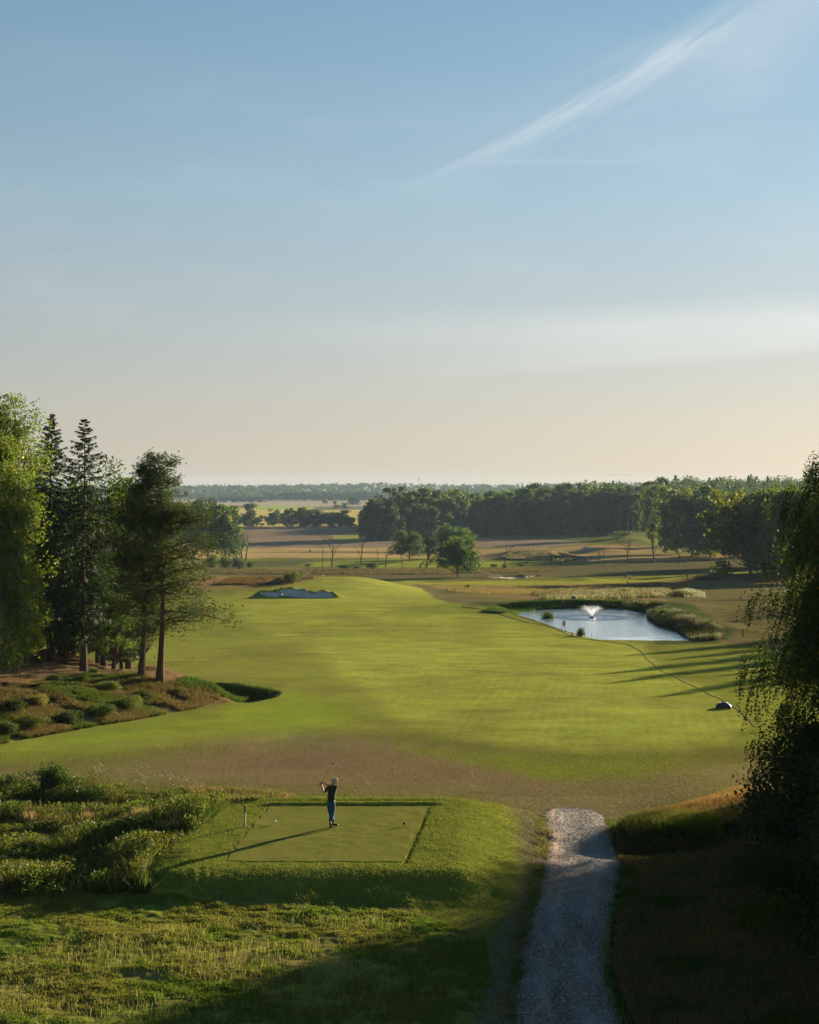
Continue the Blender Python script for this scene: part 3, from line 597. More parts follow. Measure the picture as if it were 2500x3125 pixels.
def tree_meshes(seed, H, R, cb=.22, ncl=60, nl=60, leaf=.25, col=(.05, .085, .018), top=1.0, lump=.35, barkm=None, tr=.02, droop=0.0, clr=.30, shade=None, lean=0.0, limbs=True, fill=.25, shape=0.0):
    """a broad-leaved tree: tapered trunk, limbs to each leaf clump, clumps of leaves spread through an uneven crown"""
    rng = np.random.default_rng(seed); gt = Geo(); gl = Geo(); zc = H * (cb + 1) / 2; Rz = H * (1 - cb) / 2
    tp = np.array([(lean * H * t * t + .02 * H * math.sin(t * 5 + seed), .02 * H * math.cos(t * 4 + seed), H * .86 * t) for t in np.linspace(0, 1, 9)]); tp[0, :2] = 0
    tr_ = H * tr * np.array([1.35, 1.0, .9, .8, .66, .52, .38, .25, .1]); add_tube(gt, tp, tr_, 8, (.5, .5, .5))
    d = unit(rng, ncl * 3); d = d[d[:, 2] > -.9][:ncl]; ncl = len(d)
    lu = 1 + lump * (np.sin(d[:, 0] * 3.1 + seed) * np.cos(d[:, 1] * 3.7 + seed * 2) + .5 * np.sin(d[:, 2] * 5 + seed) + .5 * rng.uniform(-1, 1, ncl))
    rad = np.where(rng.random(ncl) < fill, rng.uniform(.25, .7, ncl), rng.uniform(.72, .92, ncl)) * lu
    wz = 1 - shape * np.clip(d[:, 2], 0, 1)
    d2 = np.sign(d) * np.abs(d) ** .8; d2 /= (np.abs(d2) ** 2.6).sum(1)[:, None] ** (1 / 2.6)
    cen = d2 * rad[:, None] * np.c_[R * wz, R * wz, np.full(ncl, Rz * top)] * .93 + np.array([lean * H * .5, 0, zc])
    cen[:, 2] = np.clip(cen[:, 2], H * (cb + .02), H - R * clr * .4)
    cr = R * clr * rng.uniform(.7, 1.3, ncl)
    for k in range(ncl):
        if limbs and (k % 2 == 0):
            c = cen[k]; t0 = np.clip((c[2] / H - .25) * .8, .12, .78); i = t0 * 8; a = tp[int(i)] * (1 - i % 1) + tp[min(8, int(i) + 1)] * (i % 1)
            mid = (a + c) / 2 + np.array([0, 0, -.04 * H if droop == 0 else .05 * H]) + rng.normal(size=3) * .03 * H
            add_tube(gt, bez(a, mid, c, 5), np.linspace(H * tr * .34, H * tr * .06, 5), 4, (.5, .5, .5), cap=False)
    n = ncl * nl; ci = np.repeat(np.arange(ncl), nl); u = unit(rng, n)
    rr = cr[ci] * np.abs(rng.normal(.78, .22, n)); P = cen[ci] + u * rr[:, None] * np.array([1, 1, .72])
    cl = np.asarray(col) * (1 + .35 * (hashn(ci, ci * 0, seed) - .5))[:, None] * np.where(hashn(ci, ci * 0 + 3, seed) > .86, np.array([[1.5], [1.2], [.9]]), 1.0).T[:, :3] if False else np.asarray(col) * (1 + .5 * (hashn(ci, ci * 0, seed)[:, None] - .5)) * (1 + np.array([.25, .05, -.1]) * (hashn(ci, ci * 0 + 3, seed)[:, None] - .5) * 2)
    if droop:
        m = int(14 * 1); S0 = P[rng.random(n) < .5]; k = len(S0); t = np.tile(np.arange(m), k) / m; si = np.repeat(np.arange(k), m)
        Ls = rng.uniform(.25, 1.0, k)[si] * droop; out = S0[si] - np.array([0, 0, zc]); out[:, 2] = 0; out /= np.linalg.norm(out, axis=1)[:, None] + 1e-6
        P2 = S0[si] + out * (np.sqrt(t) * .28 * Ls)[:, None] + np.array([0, 0, -1.]) * (t * Ls)[:, None] + rng.normal(size=(k * m, 3)) * leaf * .7
        ky = hashn(si, si * 0, seed)[:, None]
        leaves(gl, P2, leaf, rng, np.asarray(col) * (1 + .6 * (ky - .5)) * np.where(rng.random((k * m, 1)) > .97, np.array([3.2, 1.5, .8]), 1.0), .35)
        for q in range(0, k, 5):
            e = S0[q]; o_ = e - np.array([0, 0, zc]); o_[2] = 0; o_ /= np.linalg.norm(o_) + 1e-6; L_ = droop * .6
            add_tube(gt, np.array([e, e + o_ * .2 * L_ - np.array([0, 0, .4 * L_]), e + o_ * .28 * L_ - np.array([0, 0, L_])]), [.008, .006, .004], 3, (.5, .5, .5), cap=False)
    leaves(gl, P, leaf, rng, cl, .3)
    return gt.mesh('trunk', barkm or M_bark), gl.mesh('crown', M_leaf)

def pine_meshes(seed, H, R, cb=.3, lean=0.0, col=(.056, .090, .024), dens=1.0, prof=None):
    rng = np.random.default_rng(seed); gt = Geo(); gl = Geo()
    tz = np.linspace(0, 1, 14); tp = np.c_[lean * H * (tz - .4 * tz * tz) + .012 * H * np.sin(tz * 7 + seed) * tz, .01 * H * np.sin(tz * 5 + seed), H * .97 * tz]
    add_tube(gt, tp, H * .0145 * (.55 * np.exp(-tz * 22) + (1 - tz) ** .8 * .95 + .06), 9, (.5, .5, .5), m=0, cap=False)
    P_, D_, C_ = [], [], []
    zb = np.sort(rng.uniform(cb, .985, int(58 * dens)))
    for k, t in enumerate(zb):
        i = t * 13; a = tp[int(i)] * (1 - i % 1) + tp[min(13, int(i) + 1)] * (i % 1); az = k * 2.4 + rng.uniform(-.5, .5)
        pr = np.interp(t, *(prof or ([cb, cb + .08, .5, .7, .85, .95, 1.0], [.75, 1.0, 1.0, .85, .62, .34, .12]))) * R * rng.uniform(.6, 1.12)
        e = a + np.array([math.cos(az) * pr, math.sin(az) * pr, pr * (.10 + .5 * max(0, t - .6) * 1.4 + rng.uniform(-.22, .30)) - .12 * pr * (t < .5)])
        mid = (a + e) / 2 + np.array([0, 0, .10 * pr]) + rng.normal(size=3) * .05 * pr
        B = bez(a, mid, e, 7); add_tube(gt, B, np.linspace(.035 + .014 * pr, .012, 7), 4, (.5, .5, .5), m=1, cap=False)
        npad = int(4 + pr * 2.6)
        for q in range(npad):
            s = rng.uniform(.34, 1.0) ** .8; b = B[min(6, int(s * 6.99))]; side = rng.normal() * .30 * pr * (1.15 - s * .4)
            pc = b + np.array([-math.sin(az) * side, math.cos(az) * side, rng.normal() * .08 + .07 * pr])
            add_tube(gt, np.array([b, (b + pc) / 2 + [0, 0, .03], pc]), [.016, .012, .008], 3, (.5, .5, .5), m=1, cap=False)
            nt_ = int(rng.integers(12, 20)); sp = rng.uniform(.18, .40) * (.6 + pr * .16)
            pts = pc + rng.normal(size=(nt_, 3)) * np.array([sp, sp, sp * .85]); P_.append(pts)
            C_.append(np.full(nt_, rng.uniform(.7, 1.35)))
    P = np.concatenate(P_); Cc = np.concatenate(C_); nn = 11; n = len(P)
    PP = np.repeat(P, nn, 0); D = unit(rng, n * nn); D[:, 2] = np.abs(D[:, 2]) * .9 + .05; D /= np.linalg.norm(D, axis=1)[:, None]
    hh = PP - np.array([0, 0, 0]); needles(gl, PP, D, rng.uniform(.09, .19, n * nn), .016, rng, np.asarray(col) * np.repeat(Cc, nn)[:, None], .3)
    return gt.mesh('trunk', [M_pinebark2, M_pinebark]), gl.mesh('crown', M_needle)
M_pinebark2 = plain('pine_bark_low', (.105, .072, .052), .95, 0, .5, 5, .04, .1)

def spruce_meshes(seed, H, R, cb=.12, col=(.026, .048, .018), nbr=150, sparse=1.0, tw=.05, prof=None):
    rng = np.random.default_rng(seed); gt = Geo(); gl = Geo()
    tz = np.linspace(0, 1, 10); tp = np.c_[.006 * H * np.sin(tz * 6 + seed) * tz, .006 * H * np.cos(tz * 5), H * tz]; tp[0, :2] = 0
    add_tube(gt, tp, H * .0125 * (.5 * np.exp(-tz * 20) + (1 - tz) + .03), 8, (.5, .5, .5), cap=False)
    PB, DB, LB, CB = [], [], [], []
    for k in range(nbr):
        t = cb + (1 - cb) * (1 - (1 - (k + rng.random()) / nbr) ** 1.15); t = min(t, .99)
        pr = R * (np.interp(t, *prof) if prof else (min(1, (1.0 - t) * 1.22) ** .78)) * rng.uniform(.55, 1.12) * (.6 + .4 * min(1, (t - cb) * 8)); az = k * 2.4 + rng.uniform(-.4, .4)
        i = t * 9; a = tp[int(i)] * (1 - i % 1) + tp[min(9, int(i) + 1)] * (i % 1)
        dz = -.26 if t < .75 else .12; e = a + np.array([math.cos(az) * pr, math.sin(az) * pr, pr * dz]); mid = (a + e) / 2 + np.array([0, 0, -.10 * pr]); e2 = e + np.array([0, 0, .07 * pr])
        B = bez(a, mid, e2, 9); add_tube(gt, B, np.linspace(.014 + .011 * pr, .005, 9), 3, (.5, .5, .5), cap=False)
        m = int((14 + pr * 16) * sparse); s = rng.uniform(.12, 1.0, m); j = s * 8; b = B[j.astype(int)] * (1 - j % 1)[:, None] + B[np.minimum(8, j.astype(int) + 1)] * (j % 1)[:, None]
        sg = rng.choice([-1, 1], m); out = np.array([math.cos(az), math.sin(az), 0]); lat = np.array([-math.sin(az), math.cos(az), 0])
        D = out * .55 + lat * sg[:, None] * rng.uniform(.3, 1.0, m)[:, None] + np.array([0, 0, -1]) * rng.uniform(.1, .9, m)[:, None]
        D /= np.linalg.norm(D, axis=1)[:, None]; L = (.07 + .34 * pr * (1 - s * .75)) * rng.uniform(.5, 1.1, m)
        PB.append(b); DB.append(D); LB.append(L); CB.append(np.full(m, rng.uniform(.7, 1.35)))
    P = np.concatenate(PB); D = np.concatenate(DB); L = np.concatenate(LB); Cc = np.concatenate(CB)
    # each twig: a spine of short needle sprays
    ns = 5; PP = np.repeat(P, ns, 0) + np.repeat(D, ns, 0) * (np.tile(np.arange(ns) / ns, len(P)) * np.repeat(L, ns))[:, None]
    DD = np.repeat(D, ns, 0) + unit(rng, len(PP)) * .75 + np.array([0, 0, -.2]); DD /= np.linalg.norm(DD, axis=1)[:, None]
    needles(gl, PP, DD, np.repeat(L, ns) * .40 + .05, tw * .62, rng, np.asarray(col) * np.repeat(Cc, ns)[:, None], .3)
    return gt.mesh('trunk', M_bark), gl.mesh('crown', M_needle)

def bare_meshes(seed, H, spread=.35, forks=2, r0=.018, depth=4):
    rng = np.random.default_rng(seed); g = Geo(); seg = []
    def grow(p, d, L, r, k):
        n = 4; P = [p]
        for i in range(n): d = d + rng.normal(size=3) * .13 + np.array([0, 0, .06]); d = d / np.linalg.norm(d); P.append(P[-1] + d * L / n)
        P = np.array(P); add_tube(g, P, np.linspace(r, r * .55, n + 1), 5 if k > 2 else 3, (.5, .5, .5), cap=False)
        if k == 0: return
        for q in range(int(rng.integers(2, 4)) if k < depth else forks + 1):
            s = rng.uniform(.35, 1.0); i = s * n; b = P[int(i)] * (1 - i % 1) + P[min(n, int(i) + 1)] * (i % 1)
            nd = d + unit(rng, 1)[0] * np.array([1, 1, .5]) * (.55 + spread); nd[2] = abs(nd[2]) * .9 + .15; nd /= np.linalg.norm(nd)
            grow(b, nd, L * rng.uniform(.5, .75), r * .5, k - 1)
    grow(np.zeros(3), np.array([0, 0, 1.]), H * .52, H * r0, depth)
    V = np.concatenate(g.V); s = H / V[:, 2].max(); g.V = [v * np.array([s ** .5, s ** .5, s]) for v in g.V]
    return g.mesh('trunk', M_dead)

def tree(name, label, cat, loc, meshes, sc=1.0, rz=0.0, group=None, leafpart='crown'):
    t = thing(name, label, cat, loc, rz, group); t.scale = (sc, sc, sc) if not isinstance(sc, tuple) else sc
    link('trunk', meshes[0], t); link(leafpart, meshes[1], t); return t
R = random.Random(7)

# ---- trees of the left mound
def lp(px, py): X, Y, z = W(px, py); return (X, Y, z - .12)
def s_at(loc): return loc[1] / F0
birchL = tree_meshes(11, 14.6, 2.9, .10, 210, 110, .062, (.135, .175, .034), 1.0, .5, M_birchbark, .011, 0.9, .27, shape=.45)
b1 = lp(-25, 2100); tree('birch_tree', 'tall yellow-green birch at the left edge with drooping sunlit twigs and a slim trunk', 'tree', b1, birchL)
rng_ = np.random.default_rng(5)
birch2 = tree_meshes(12, 18.6, 3.1, .18, 190, 150, .085, (.135, .205, .026), 1.0, .25, M_birchbark, .011, 0.0, .30, shape=.5)
Xb, Yb = (-25 - CX) / F0 * 102, 102; tree('aspen_tree', 'tall bright green leafy tree behind the left edge birch, highest crown of the left wood', 'tree', (Xb, Yb, gz(Xb, Yb) - .1), birch2, 1.0)
l1 = lp(155, 2018); sprA = spruce_meshes(21, 15.9, 3.4, .10, nbr=210); tree('spruce_tree', 'dark spruce second from the left edge with a pointed top above the birch', 'tree', l1, sprA, (2018 - 1252) * l1[1] / F0 / 15.9)
l2 = lp(256, 2050); sprB = spruce_meshes(22, 15.3, 3.0, .13, nbr=150, sparse=.8, prof=([.2, .3, .5, .62, .7, .8, .9, 1.0], [.8, 1.0, .95, .8, .62, .55, .28, .05])); tree('spruce_tree', 'dark spruce with a sparse ragged top in the middle of the left wood', 'tree', l2, sprB, (2050 - 1268) * l2[1] / F0 / 15.3)
l3 = lp(352, 2040); sprC = spruce_meshes(23, 6.2, 1.9, .14, nbr=80, tw=.04); tree('spruce_tree', 'low young spruce standing just left of the two leaning pine trunks', 'tree', l3, sprC)
decA = tree_meshes(24, 15.2, 3.2, .10, 150, 150, .11, (.085, .14, .022), 1.0, .3, M_bark, .014, clr=.3); X_, Y_ = (318 - CX) / F0 * 119, 119
tree('oak_tree', 'leafy tree with sunlit green crown behind the ragged spruce', 'tree', (X_, Y_, gz(X_, Y_) - .1), decA, .95)
X_, Y_ = (392 - CX) / F0 * 121, 121; pinC = pine_meshes(25, 14.2, 2.8, .25, dens=1.0); tree('pine_tree', 'smaller pine behind, its rounded top between the leafy tree and the foremost pines', 'tree', (X_, Y_, gz(X_, Y_) - .1), pinC)
X_, Y_ = (225 - CX) / F0 * 126, 126; tree('spruce_tree', 'shaded spruce at the back of the left wood between the two foremost spruces', 'tree', (X_, Y_, gz(X_, Y_) - .1), sprA, .85, 2.0, 'back row of the left wood')
X_, Y_ = (90 - CX) / F0 * 121, 121; tree('spruce_tree', 'shaded spruce behind the left edge birch', 'tree', (X_, Y_, gz(X_, Y_) - .1), sprA, .9, 4.0, 'back row of the left wood')
p1 = lp(489, 2084); pinA = pine_meshes(31, 13.9, 3.4, .25, .012, dens=1.32, prof=([.24, .3, .36, .5, .7, .85, .95, 1.0], [1.0, 1.18, .95, .90, .74, .52, .36, .18])); tree('pine_tree', 'foremost pine with reddish upper trunk and long low boughs reaching right', 'tree', p1, pinA, 1.0, -.6)
p2 = lp(432, 2068); pinB = pine_meshes(32, 12.9, 2.5, .32, .055, dens=1.1); tree('pine_tree', 'scots pine with a slanting trunk just left of the foremost pine', 'tree', p2, pinB, 1.0, .3)
# low growth on the mound
def shrub_meshes(seed, H, R_, col, nl=1600, leaf=.05, clr=.42):
    rng = np.random.default_rng(seed); g = Geo(); gs = Geo(); nc = 16; cen = np.c_[rng.normal(size=(nc, 2)) * R_ * .42, rng.uniform(.25, .8, nc) * H]
    for c in cen: add_tube(gs, bez((0, 0, -.05), (c[0] * .4, c[1] * .4, c[2] * .6), c, 4), [.02 * H, .014 * H, .01 * H, .005 * H], 3, (.5, .5, .5), cap=False)
    ci = rng.integers(0, nc, nl); P = cen[ci] + unit(rng, nl) * (np.abs(rng.normal(.75, .25, nl)) * R_ * clr)[:, None] * np.array([1, 1, .8 * H / max(R_, .1)]); P[:, 2] = np.clip(P[:, 2], .02, H * 1.1)
    leaves(g, P, leaf, rng, np.asarray(col) * (1 + .5 * (hashn(ci, ci * 0, seed)[:, None] - .5)), .35)
    return gs.mesh('stems', M_bark), g.mesh('leaves', M_leaf)
def shrub(label, px, py, m, sc=1.0, rz=0, cat='bush', name='bush', group=None, Y=None):
    loc = W(px, py) if Y is None else at(px, Y); t = thing(name, label, cat, loc, rz, group); sc = tuple(q * .62 for q in sc) if isinstance(sc, tuple) else sc; t.scale = (sc, sc, sc) if not isinstance(sc, tuple) else sc
    link('stems', m[0], t); link('leaves', m[1], t); return t
SH = [shrub_meshes(40 + i, 1.0, .8, c, 4200, .036) for i, c in enumerate([(.075, .115, .026), (.11, .13, .035), (.05, .08, .022), (.15, .12, .045)])]
rr = random.Random(3)
for i, (px, py, sc, k, lab) in enumerate([(425, 2135, 1.5, 2, 'dark green bush below the foremost pine, upper of the bushes on the bank'), (395, 2165, 1.9, 1, 'olive green bush low on the bank between the pines and the mown edge'),
        (300, 2185, 2.0, 0, 'bright green bush at the foot of the bank left of centre'), (215, 2205, 1.7, 2, 'dark green bush right of the red stake at the foot of the bank'),
        (120, 2150, 1.6, 3, 'brownish bush halfway up the bank under the spruces'), (90, 2225, 1.8, 1, 'olive bush at the foot of the bank left of the red stake'),
        (20, 2240, 1.9, 0, 'green bush at the foot of the bank at the left edge'), (170, 2085, 1.4, 2, 'dark low bush on top of the mound beneath the spruces'),
        (330, 2110, 1.5, 1, 'olive bush on the slope left of the pine trunks'), (40, 2170, 1.7, 2, 'dark bush on the bank near the birch trunk'), (545, 2115, 1.0, 3, 'small brown bush on the tip of the bank right of the pine'),
        (285, 2055, .9, 0, 'small green bush beside the ragged spruce trunk')]):
    shrub(lab, px, py, SH[k], (sc * 1.05, sc * .9, sc * .62), i * 1.3, group='bushes on the wooded bank')

# ---- ground blades and weeds (one sheet per stand)
def blades(name, label, X, Y, h, w, col, tipc=None, lean=.5, mat_=None, var=.35, seed=1, parts=1, z=None, kind='stuff'):
    rng = np.random.default_rng(seed); n = len(X); z = hz(X, Y) - .01 if z is None else z; P = np.c_[X, Y, z]
    h = h * rng.uniform(.5, 1.25, n); az = rng.uniform(0, 2 * math.pi, n); s = np.c_[np.cos(az), np.sin(az), az * 0] * (np.asarray(w) * rng.uniform(.7, 1.3, n))[:, None]
    la = rng.uniform(0, 2 * math.pi, n); ln = np.abs(rng.normal(0, lean, n)); D = np.c_[np.cos(la) * ln, np.sin(la) * ln, np.ones(n)] * h[:, None]
    col = np.asarray(col, float); col = col if col.ndim == 2 else np.broadcast_to(col, (n, 3)); c = col * (1 + var * rng.uniform(-1, 1, (n, 1)))
    wt = (rng.random((n, 1)) < .38 * sm(fbm(X, Y, 2.2, 999, 3), .42, .6)[:, None] * 1.6)
    tc_ = c if tipc is None else np.where(wt, 1, 0) * np.asarray(tipc, float) * (1 + .2 * rng.uniform(-1, 1, (n, 1))) + np.where(wt, 0, 1) * c if n > 9000 else np.asarray(tipc, float) * (1 + .2 * rng.uniform(-1, 1, (n, 1))) * np.ones((1, 3))
    V = np.stack([P - s, P + s, P + D * .6 + s * .75, P + D * .6 - s * .75, P + D], 1).reshape(-1, 3); i = np.arange(n)[:, None] * 5
    g = Geo(); cc = np.stack([c * .8, c * .8, (c + tc_) / 2, (c + tc_) / 2, tc_], 1).reshape(-1, 3)
    g.add(V, i + np.array([0, 1, 2, 3]), np.clip(cc, 0, 1)); g.F.append(i + np.array([3, 2, 4])); g.M.append(0)
    o = g.obj(name, mat_ or M_blade)
    o['kind'] = kind; o['label'] = label; return o
def inpoly(pts, n, seed, dens=None, clump=0.0, px=True):
    """n random ground points inside a photo outline, evenly spread over the ground"""
    q = [W(*p)[:2] for p in pts] if px else pts; q = np.array(q); rng = np.random.default_rng(seed); lo, hi = q.min(0), q.max(0); X = np.empty(0); Y = np.empty(0)
    while len(X) < n:
        x = rng.uniform(lo[0], hi[0], n * 2); y = rng.uniform(lo[1], hi[1], n * 2); k = sdist(x, y, q) > 0
        if clump: k &= fbm(x, y, clump, seed, 3) > rng.uniform(.35, .62, len(x))
        X = np.r_[X, x[k]]; Y = np.r_[Y, y[k]]
    return X[:n], Y[:n]
def mixcol(X, Y, a, b, s, seed, lo=.42, hi=.58):
    t = sm(fbm(X, Y, s, seed, 3), lo, hi)[:, None]; return np.array(a) * (1 - t) + np.array(b) * t
MEAD = [(-120, 2715), (300, 2700), (480, 2728), (700, 2762), (1100, 2772), (1240, 2800), (1300, 2880), (1360, 3000), (1400, 3180), (-120, 3180)]
X, Y = inpoly(MEAD, 190000, 101, clump=1.1)
blades('meadow_grass', 'rough uncut meadow grass in the bottom left', X, Y, .062, .013, mixcol(X, Y, (.145, .20, .032), (.225, .22, .055), 2.6, 102), None, .8, seed=103)
X, Y = inpoly([(300, 2850), (900, 2800), (1240, 2810), (1380, 3100), (500, 3170), (-100, 3170), (-100, 2960)], 4500, 104, clump=1.6)
blades('seed_heads', 'pale dry seed heads standing over the meadow', X, Y, .22, .005, (.17, .15, .055), (.40, .33, .17), .35, seed=105)
WEED = [(-120, 2398), (300, 2404), (620, 2440), (690, 2470), (600, 2536), (475, 2610), (430, 2680), (470, 2722), (300, 2735), (-120, 2760)]
X, Y = inpoly(WEED, 34000, 111, clump=1.3)
wh = .16 + .48 * sm(fbm(X, Y, 2.2, 112, 3), .4, .68)
blades('weeds', 'tall mixed weeds and nettles in the ditch left of the tee', X, Y, wh, .016, mixcol(X, Y, (.085, .125, .028), (.15, .13, .05), 1.6, 113), None, .5, seed=114)
g = Geo(); rng = np.random.default_rng(115); X, Y = inpoly(WEED, 2600, 116, clump=1.6); zz = hz(X, Y); hh = .2 + .5 * sm(fbm(X, Y, 2.2, 112, 3), .4, .7)
ii = np.repeat(np.arange(len(X)), 26); tt = rng.uniform(.15, 1, len(ii)); P = np.c_[X[ii], Y[ii], zz[ii] + tt * hh[ii]] + rng.normal(size=(len(ii), 3)) * np.array([.09, .09, .03])
leaves(g, P, .045, rng, np.c_[mixcol(X, Y, (.075, .125, .025), (.12, .145, .035), 1.2, 118)][ii], .4); o = g.obj('weed_foliage', M_leaf); o['kind'] = 'stuff'; o['label'] = 'leafy nettles and thistles among the weeds left of the tee'
for i, (px, py, m, sc, lab) in enumerate([(150, 2425, 2, (2.2, 1.6, 2.1), 'large dark willow bush rising above the ditch at the left'), (100, 2600, 0, (1.2, 1.2, .9), 'green weed clump at the left edge below the willow bush'),
        (340, 2530, 0, (1.1, 1.0, .8), 'bright green nettle clump left of the tan grass tuft'), (520, 2545, 0, (1.2, .9, .7), 'green clump between the tan grass tuft and the slim post'),
        (600, 2470, 1, (1.1, .9, .6), 'olive clump nearest the slim post'), (260, 2470, 1, (1.3, 1.1, .9), 'olive weed clump right below the willow bush')]):
    shrub(lab, px, py, SH[m], sc, i * 2.1, group='clumps in the weedy ditch')
for i, (px, py, n, hh, lab) in enumerate([(428, 2535, 420, .75, 'tan dry grass tuft standing in the weeds left of the tee'), (270, 2530, 360, .6, 'tan dry grass tufts in the weeds further left'), (90, 2520, 200, .5, 'small tan grass tuft near the left edge')]):
    rng = np.random.default_rng(130 + i); x0, y0, _ = W(px, py); k = thing('grass_tuft', lab, 'grass tuft', (x0, y0, gz(x0, y0)), 0, 'dry grass tufts'); th = rng.uniform(0, 6.28, n); r_ = np.abs(rng.normal(0, .16, n))
    o = blades('stems', lab, np.cos(th) * r_, np.sin(th) * r_, hh, .010, (.34, .22, .11), (.50, .35, .19), .28, seed=140 + i, z=np.zeros(n)); o.parent = k; del o['kind']; del o['label']
# fringes, rough on the right, mound, pond banks
def stand(name, lab, pts, n, h, w, a, b, tip=None, clump=1.0, seed=1, lean=.4, s=2.0):
    X, Y = inpoly(pts, n, seed, clump=clump); return blades(name, lab, X, Y, h, w, mixcol(X, Y, a, b, s, seed + 1), tip, lean, seed=seed + 2)
stand('dry_grass', 'tan dry grass fringe behind the tee and the red stake', [(540, 2404), (760, 2410), (880, 2426), (800, 2440), (700, 2446), (620, 2436)], 9000, .18, .010, (.24, .18, .08), (.18, .17, .06), None, 0, 151)
stand('dry_grass', 'sunlit tan grass along the top of the right bank', [(1950, 2494), (2060, 2474), (2250, 2436), (2520, 2425), (2520, 2500), (2250, 2515), (2080, 2520)], 22000, .30, .010, (.34, .20, .09), (.26, .2, .08), None, 0, 154)
stand('tall_grass', 'tuft of long green grass where the right bank meets the track', [(1890, 2530), (1960, 2500), (2060, 2498), (2200, 2510), (2200, 2560), (2050, 2550), (1930, 2560)], 16000, .36, .012, (.12, .16, .025), (.17, .16, .045), None, 0, 157, .55)
stand('rough_grass', 'long rough grass on the shaded bank right of the track', [(1880, 2560), (2200, 2550), (2520, 2480), (2540, 3180), (1960, 3180), (1870, 2960), (1900, 2700)], 90000, .22, .012, (.09, .11, .03), (.17, .13, .06), None, 0, 160)
stand('bank_growth', 'low mixed growth covering the bank under the left wood', [(-100, 2400), (0, 2272), (400, 2200), (600, 2163), (780, 2130), (600, 2090), (490, 2080), (250, 2060), (0, 2110), (-100, 2110)], 120000, .24, .016, (.085, .11, .022), (.17, .12, .055), None, 1.4, 163, .7, 3.0)
stand('ditch_grass', 'green grass darkened for the shade in the hollow beside the tip of the wooded bank', [(530, 2082), (720, 2085), (840, 2110), (825, 2124), (750, 2138), (690, 2128), (600, 2100)], 12000, .22, .018, (.055, .10, .022), (.08, .12, .03), None, 0, 166)  # blade colours darkened for the same shaded slope
stand('bank_reeds', 'green reeds along the far side of the pond', [(1470, 1868), (1560, 1842), (1740, 1834), (1900, 1836), (1960, 1866), (1900, 1856), (1750, 1854), (1640, 1860), (1535, 1872)], 22000, .28, .03, (.06, .10, .022), (.10, .12, .035), None, 0, 169)
stand('pond_reeds', 'fluffy white-tipped reeds on the right bank of the pond', [(1975, 1876), (2010, 1862), (2080, 1872), (2150, 1905), (2215, 1932), (2190, 1955), (2140, 1958), (2060, 1922), (2010, 1908), (1978, 1893)], 20000, .6, .03, (.045, .065, .022), (.08, .075, .035), (.36, .33, .29), 0, 172)
stand('white_flowers', 'broad drift of fluffy white seed heads behind the pond', [(1640, 1832), (1700, 1818), (1850, 1806), (2010, 1790), (2050, 1808), (2030, 1824), (1950, 1826), (1780, 1832)], 24000, .7, .05, (.08, .08, .035), (.14, .11, .05), (.42, .38, .33), 2.5, 175)
stand('white_flowers', 'narrow upper strip of white seed heads behind the pond', [(1620, 1812), (1800, 1794), (1960, 1790), (1960, 1802), (1800, 1810), (1650, 1822)], 12000, .7, .05, (.12, .10, .04), (.17, .12, .06), (.40, .34, .27), 3.0, 178)
stand('white_flowers', 'small patch of pale seed heads right of the broad drift', [(2055, 1808), (2100, 1800), (2150, 1812), (2155, 1826), (2090, 1826)], 1500, .6, .03, (.08, .09, .04), (.14, .13, .08), (.38, .36, .34), 0, 181)
stand('meadow_strip', 'tan tall grass between the pond and the far fairway', [(1300, 1792), (1500, 1788), (1900, 1782), (2100, 1776), (2100, 1796), (1800, 1800), (1600, 1818), (1450, 1812)], 26000, .35, .05, (.22, .145, .075), (.18, .14, .06), None, 4, 184)
stand('meadow_strip', 'dry seeding grass behind the green below the dead trees', [(650, 1742), (1000, 1738), (1700, 1738), (1650, 1748), (1300, 1754), (1000, 1753), (650, 1752)], 30000, .6, .08, (.17, .125, .06), (.12, .105, .04), None, 6, 187)
stand('meadow_strip', 'reddish dry grass left of the bush behind the bunker', [(655, 1786), (700, 1768), (800, 1764), (960, 1766), (890, 1780), (780, 1787)], 14000, .45, .05, (.20, .125, .06), (.16, .11, .05), None, 3, 190)
stand('meadow_strip', 'pale seeding grass on the hillock below the far wood', [(1530, 1704), (1560, 1690), (1640, 1682), (1720, 1690), (1790, 1706), (1700, 1712), (1560, 1710)], 12000, 1.0, .12, (.16, .14, .07), (.25, .2, .12), (.42, .38, .3), 6, 193)

SHORT = [(-100, 2300), (900, 2262), (1500, 2300), (2300, 2300), (2520, 2330), (2520, 2430), (2200, 2450), (1950, 2490), (1880, 2530), (1640, 2490), (1640, 2700), (1600, 3150), (1380, 3170), (1320, 2850), (1150, 2770), (700, 2750), (480, 2715), (440, 2650), (560, 2560), (700, 2470), (640, 2440), (-100, 2395)]
X, Y = inpoly(SHORT, 230000, 201); q = np.array([(a, b) for a, b in TEE]); k = sdist(X, Y, q) < -.05; a_, b_ = ab(X, Y); k &= ~((sdist(a_ + CX, b_ + HY, [(l, y) for y, l, r in PW] + [(r, y) for y, l, r in PW][::-1]) > -4)); X, Y = X[k], Y[k]
C_, R_, V_ = ground_fields(X, Y); rg = np.random.default_rng(202)
blades('short_grass', 'short mown and worn grass around the tee and over the brown ground', X, Y, .030 + .03 * R_, .016, C_ * 1.15 * rg.uniform(.8, 1.2, (len(X), 1)), None, .9, seed=203)
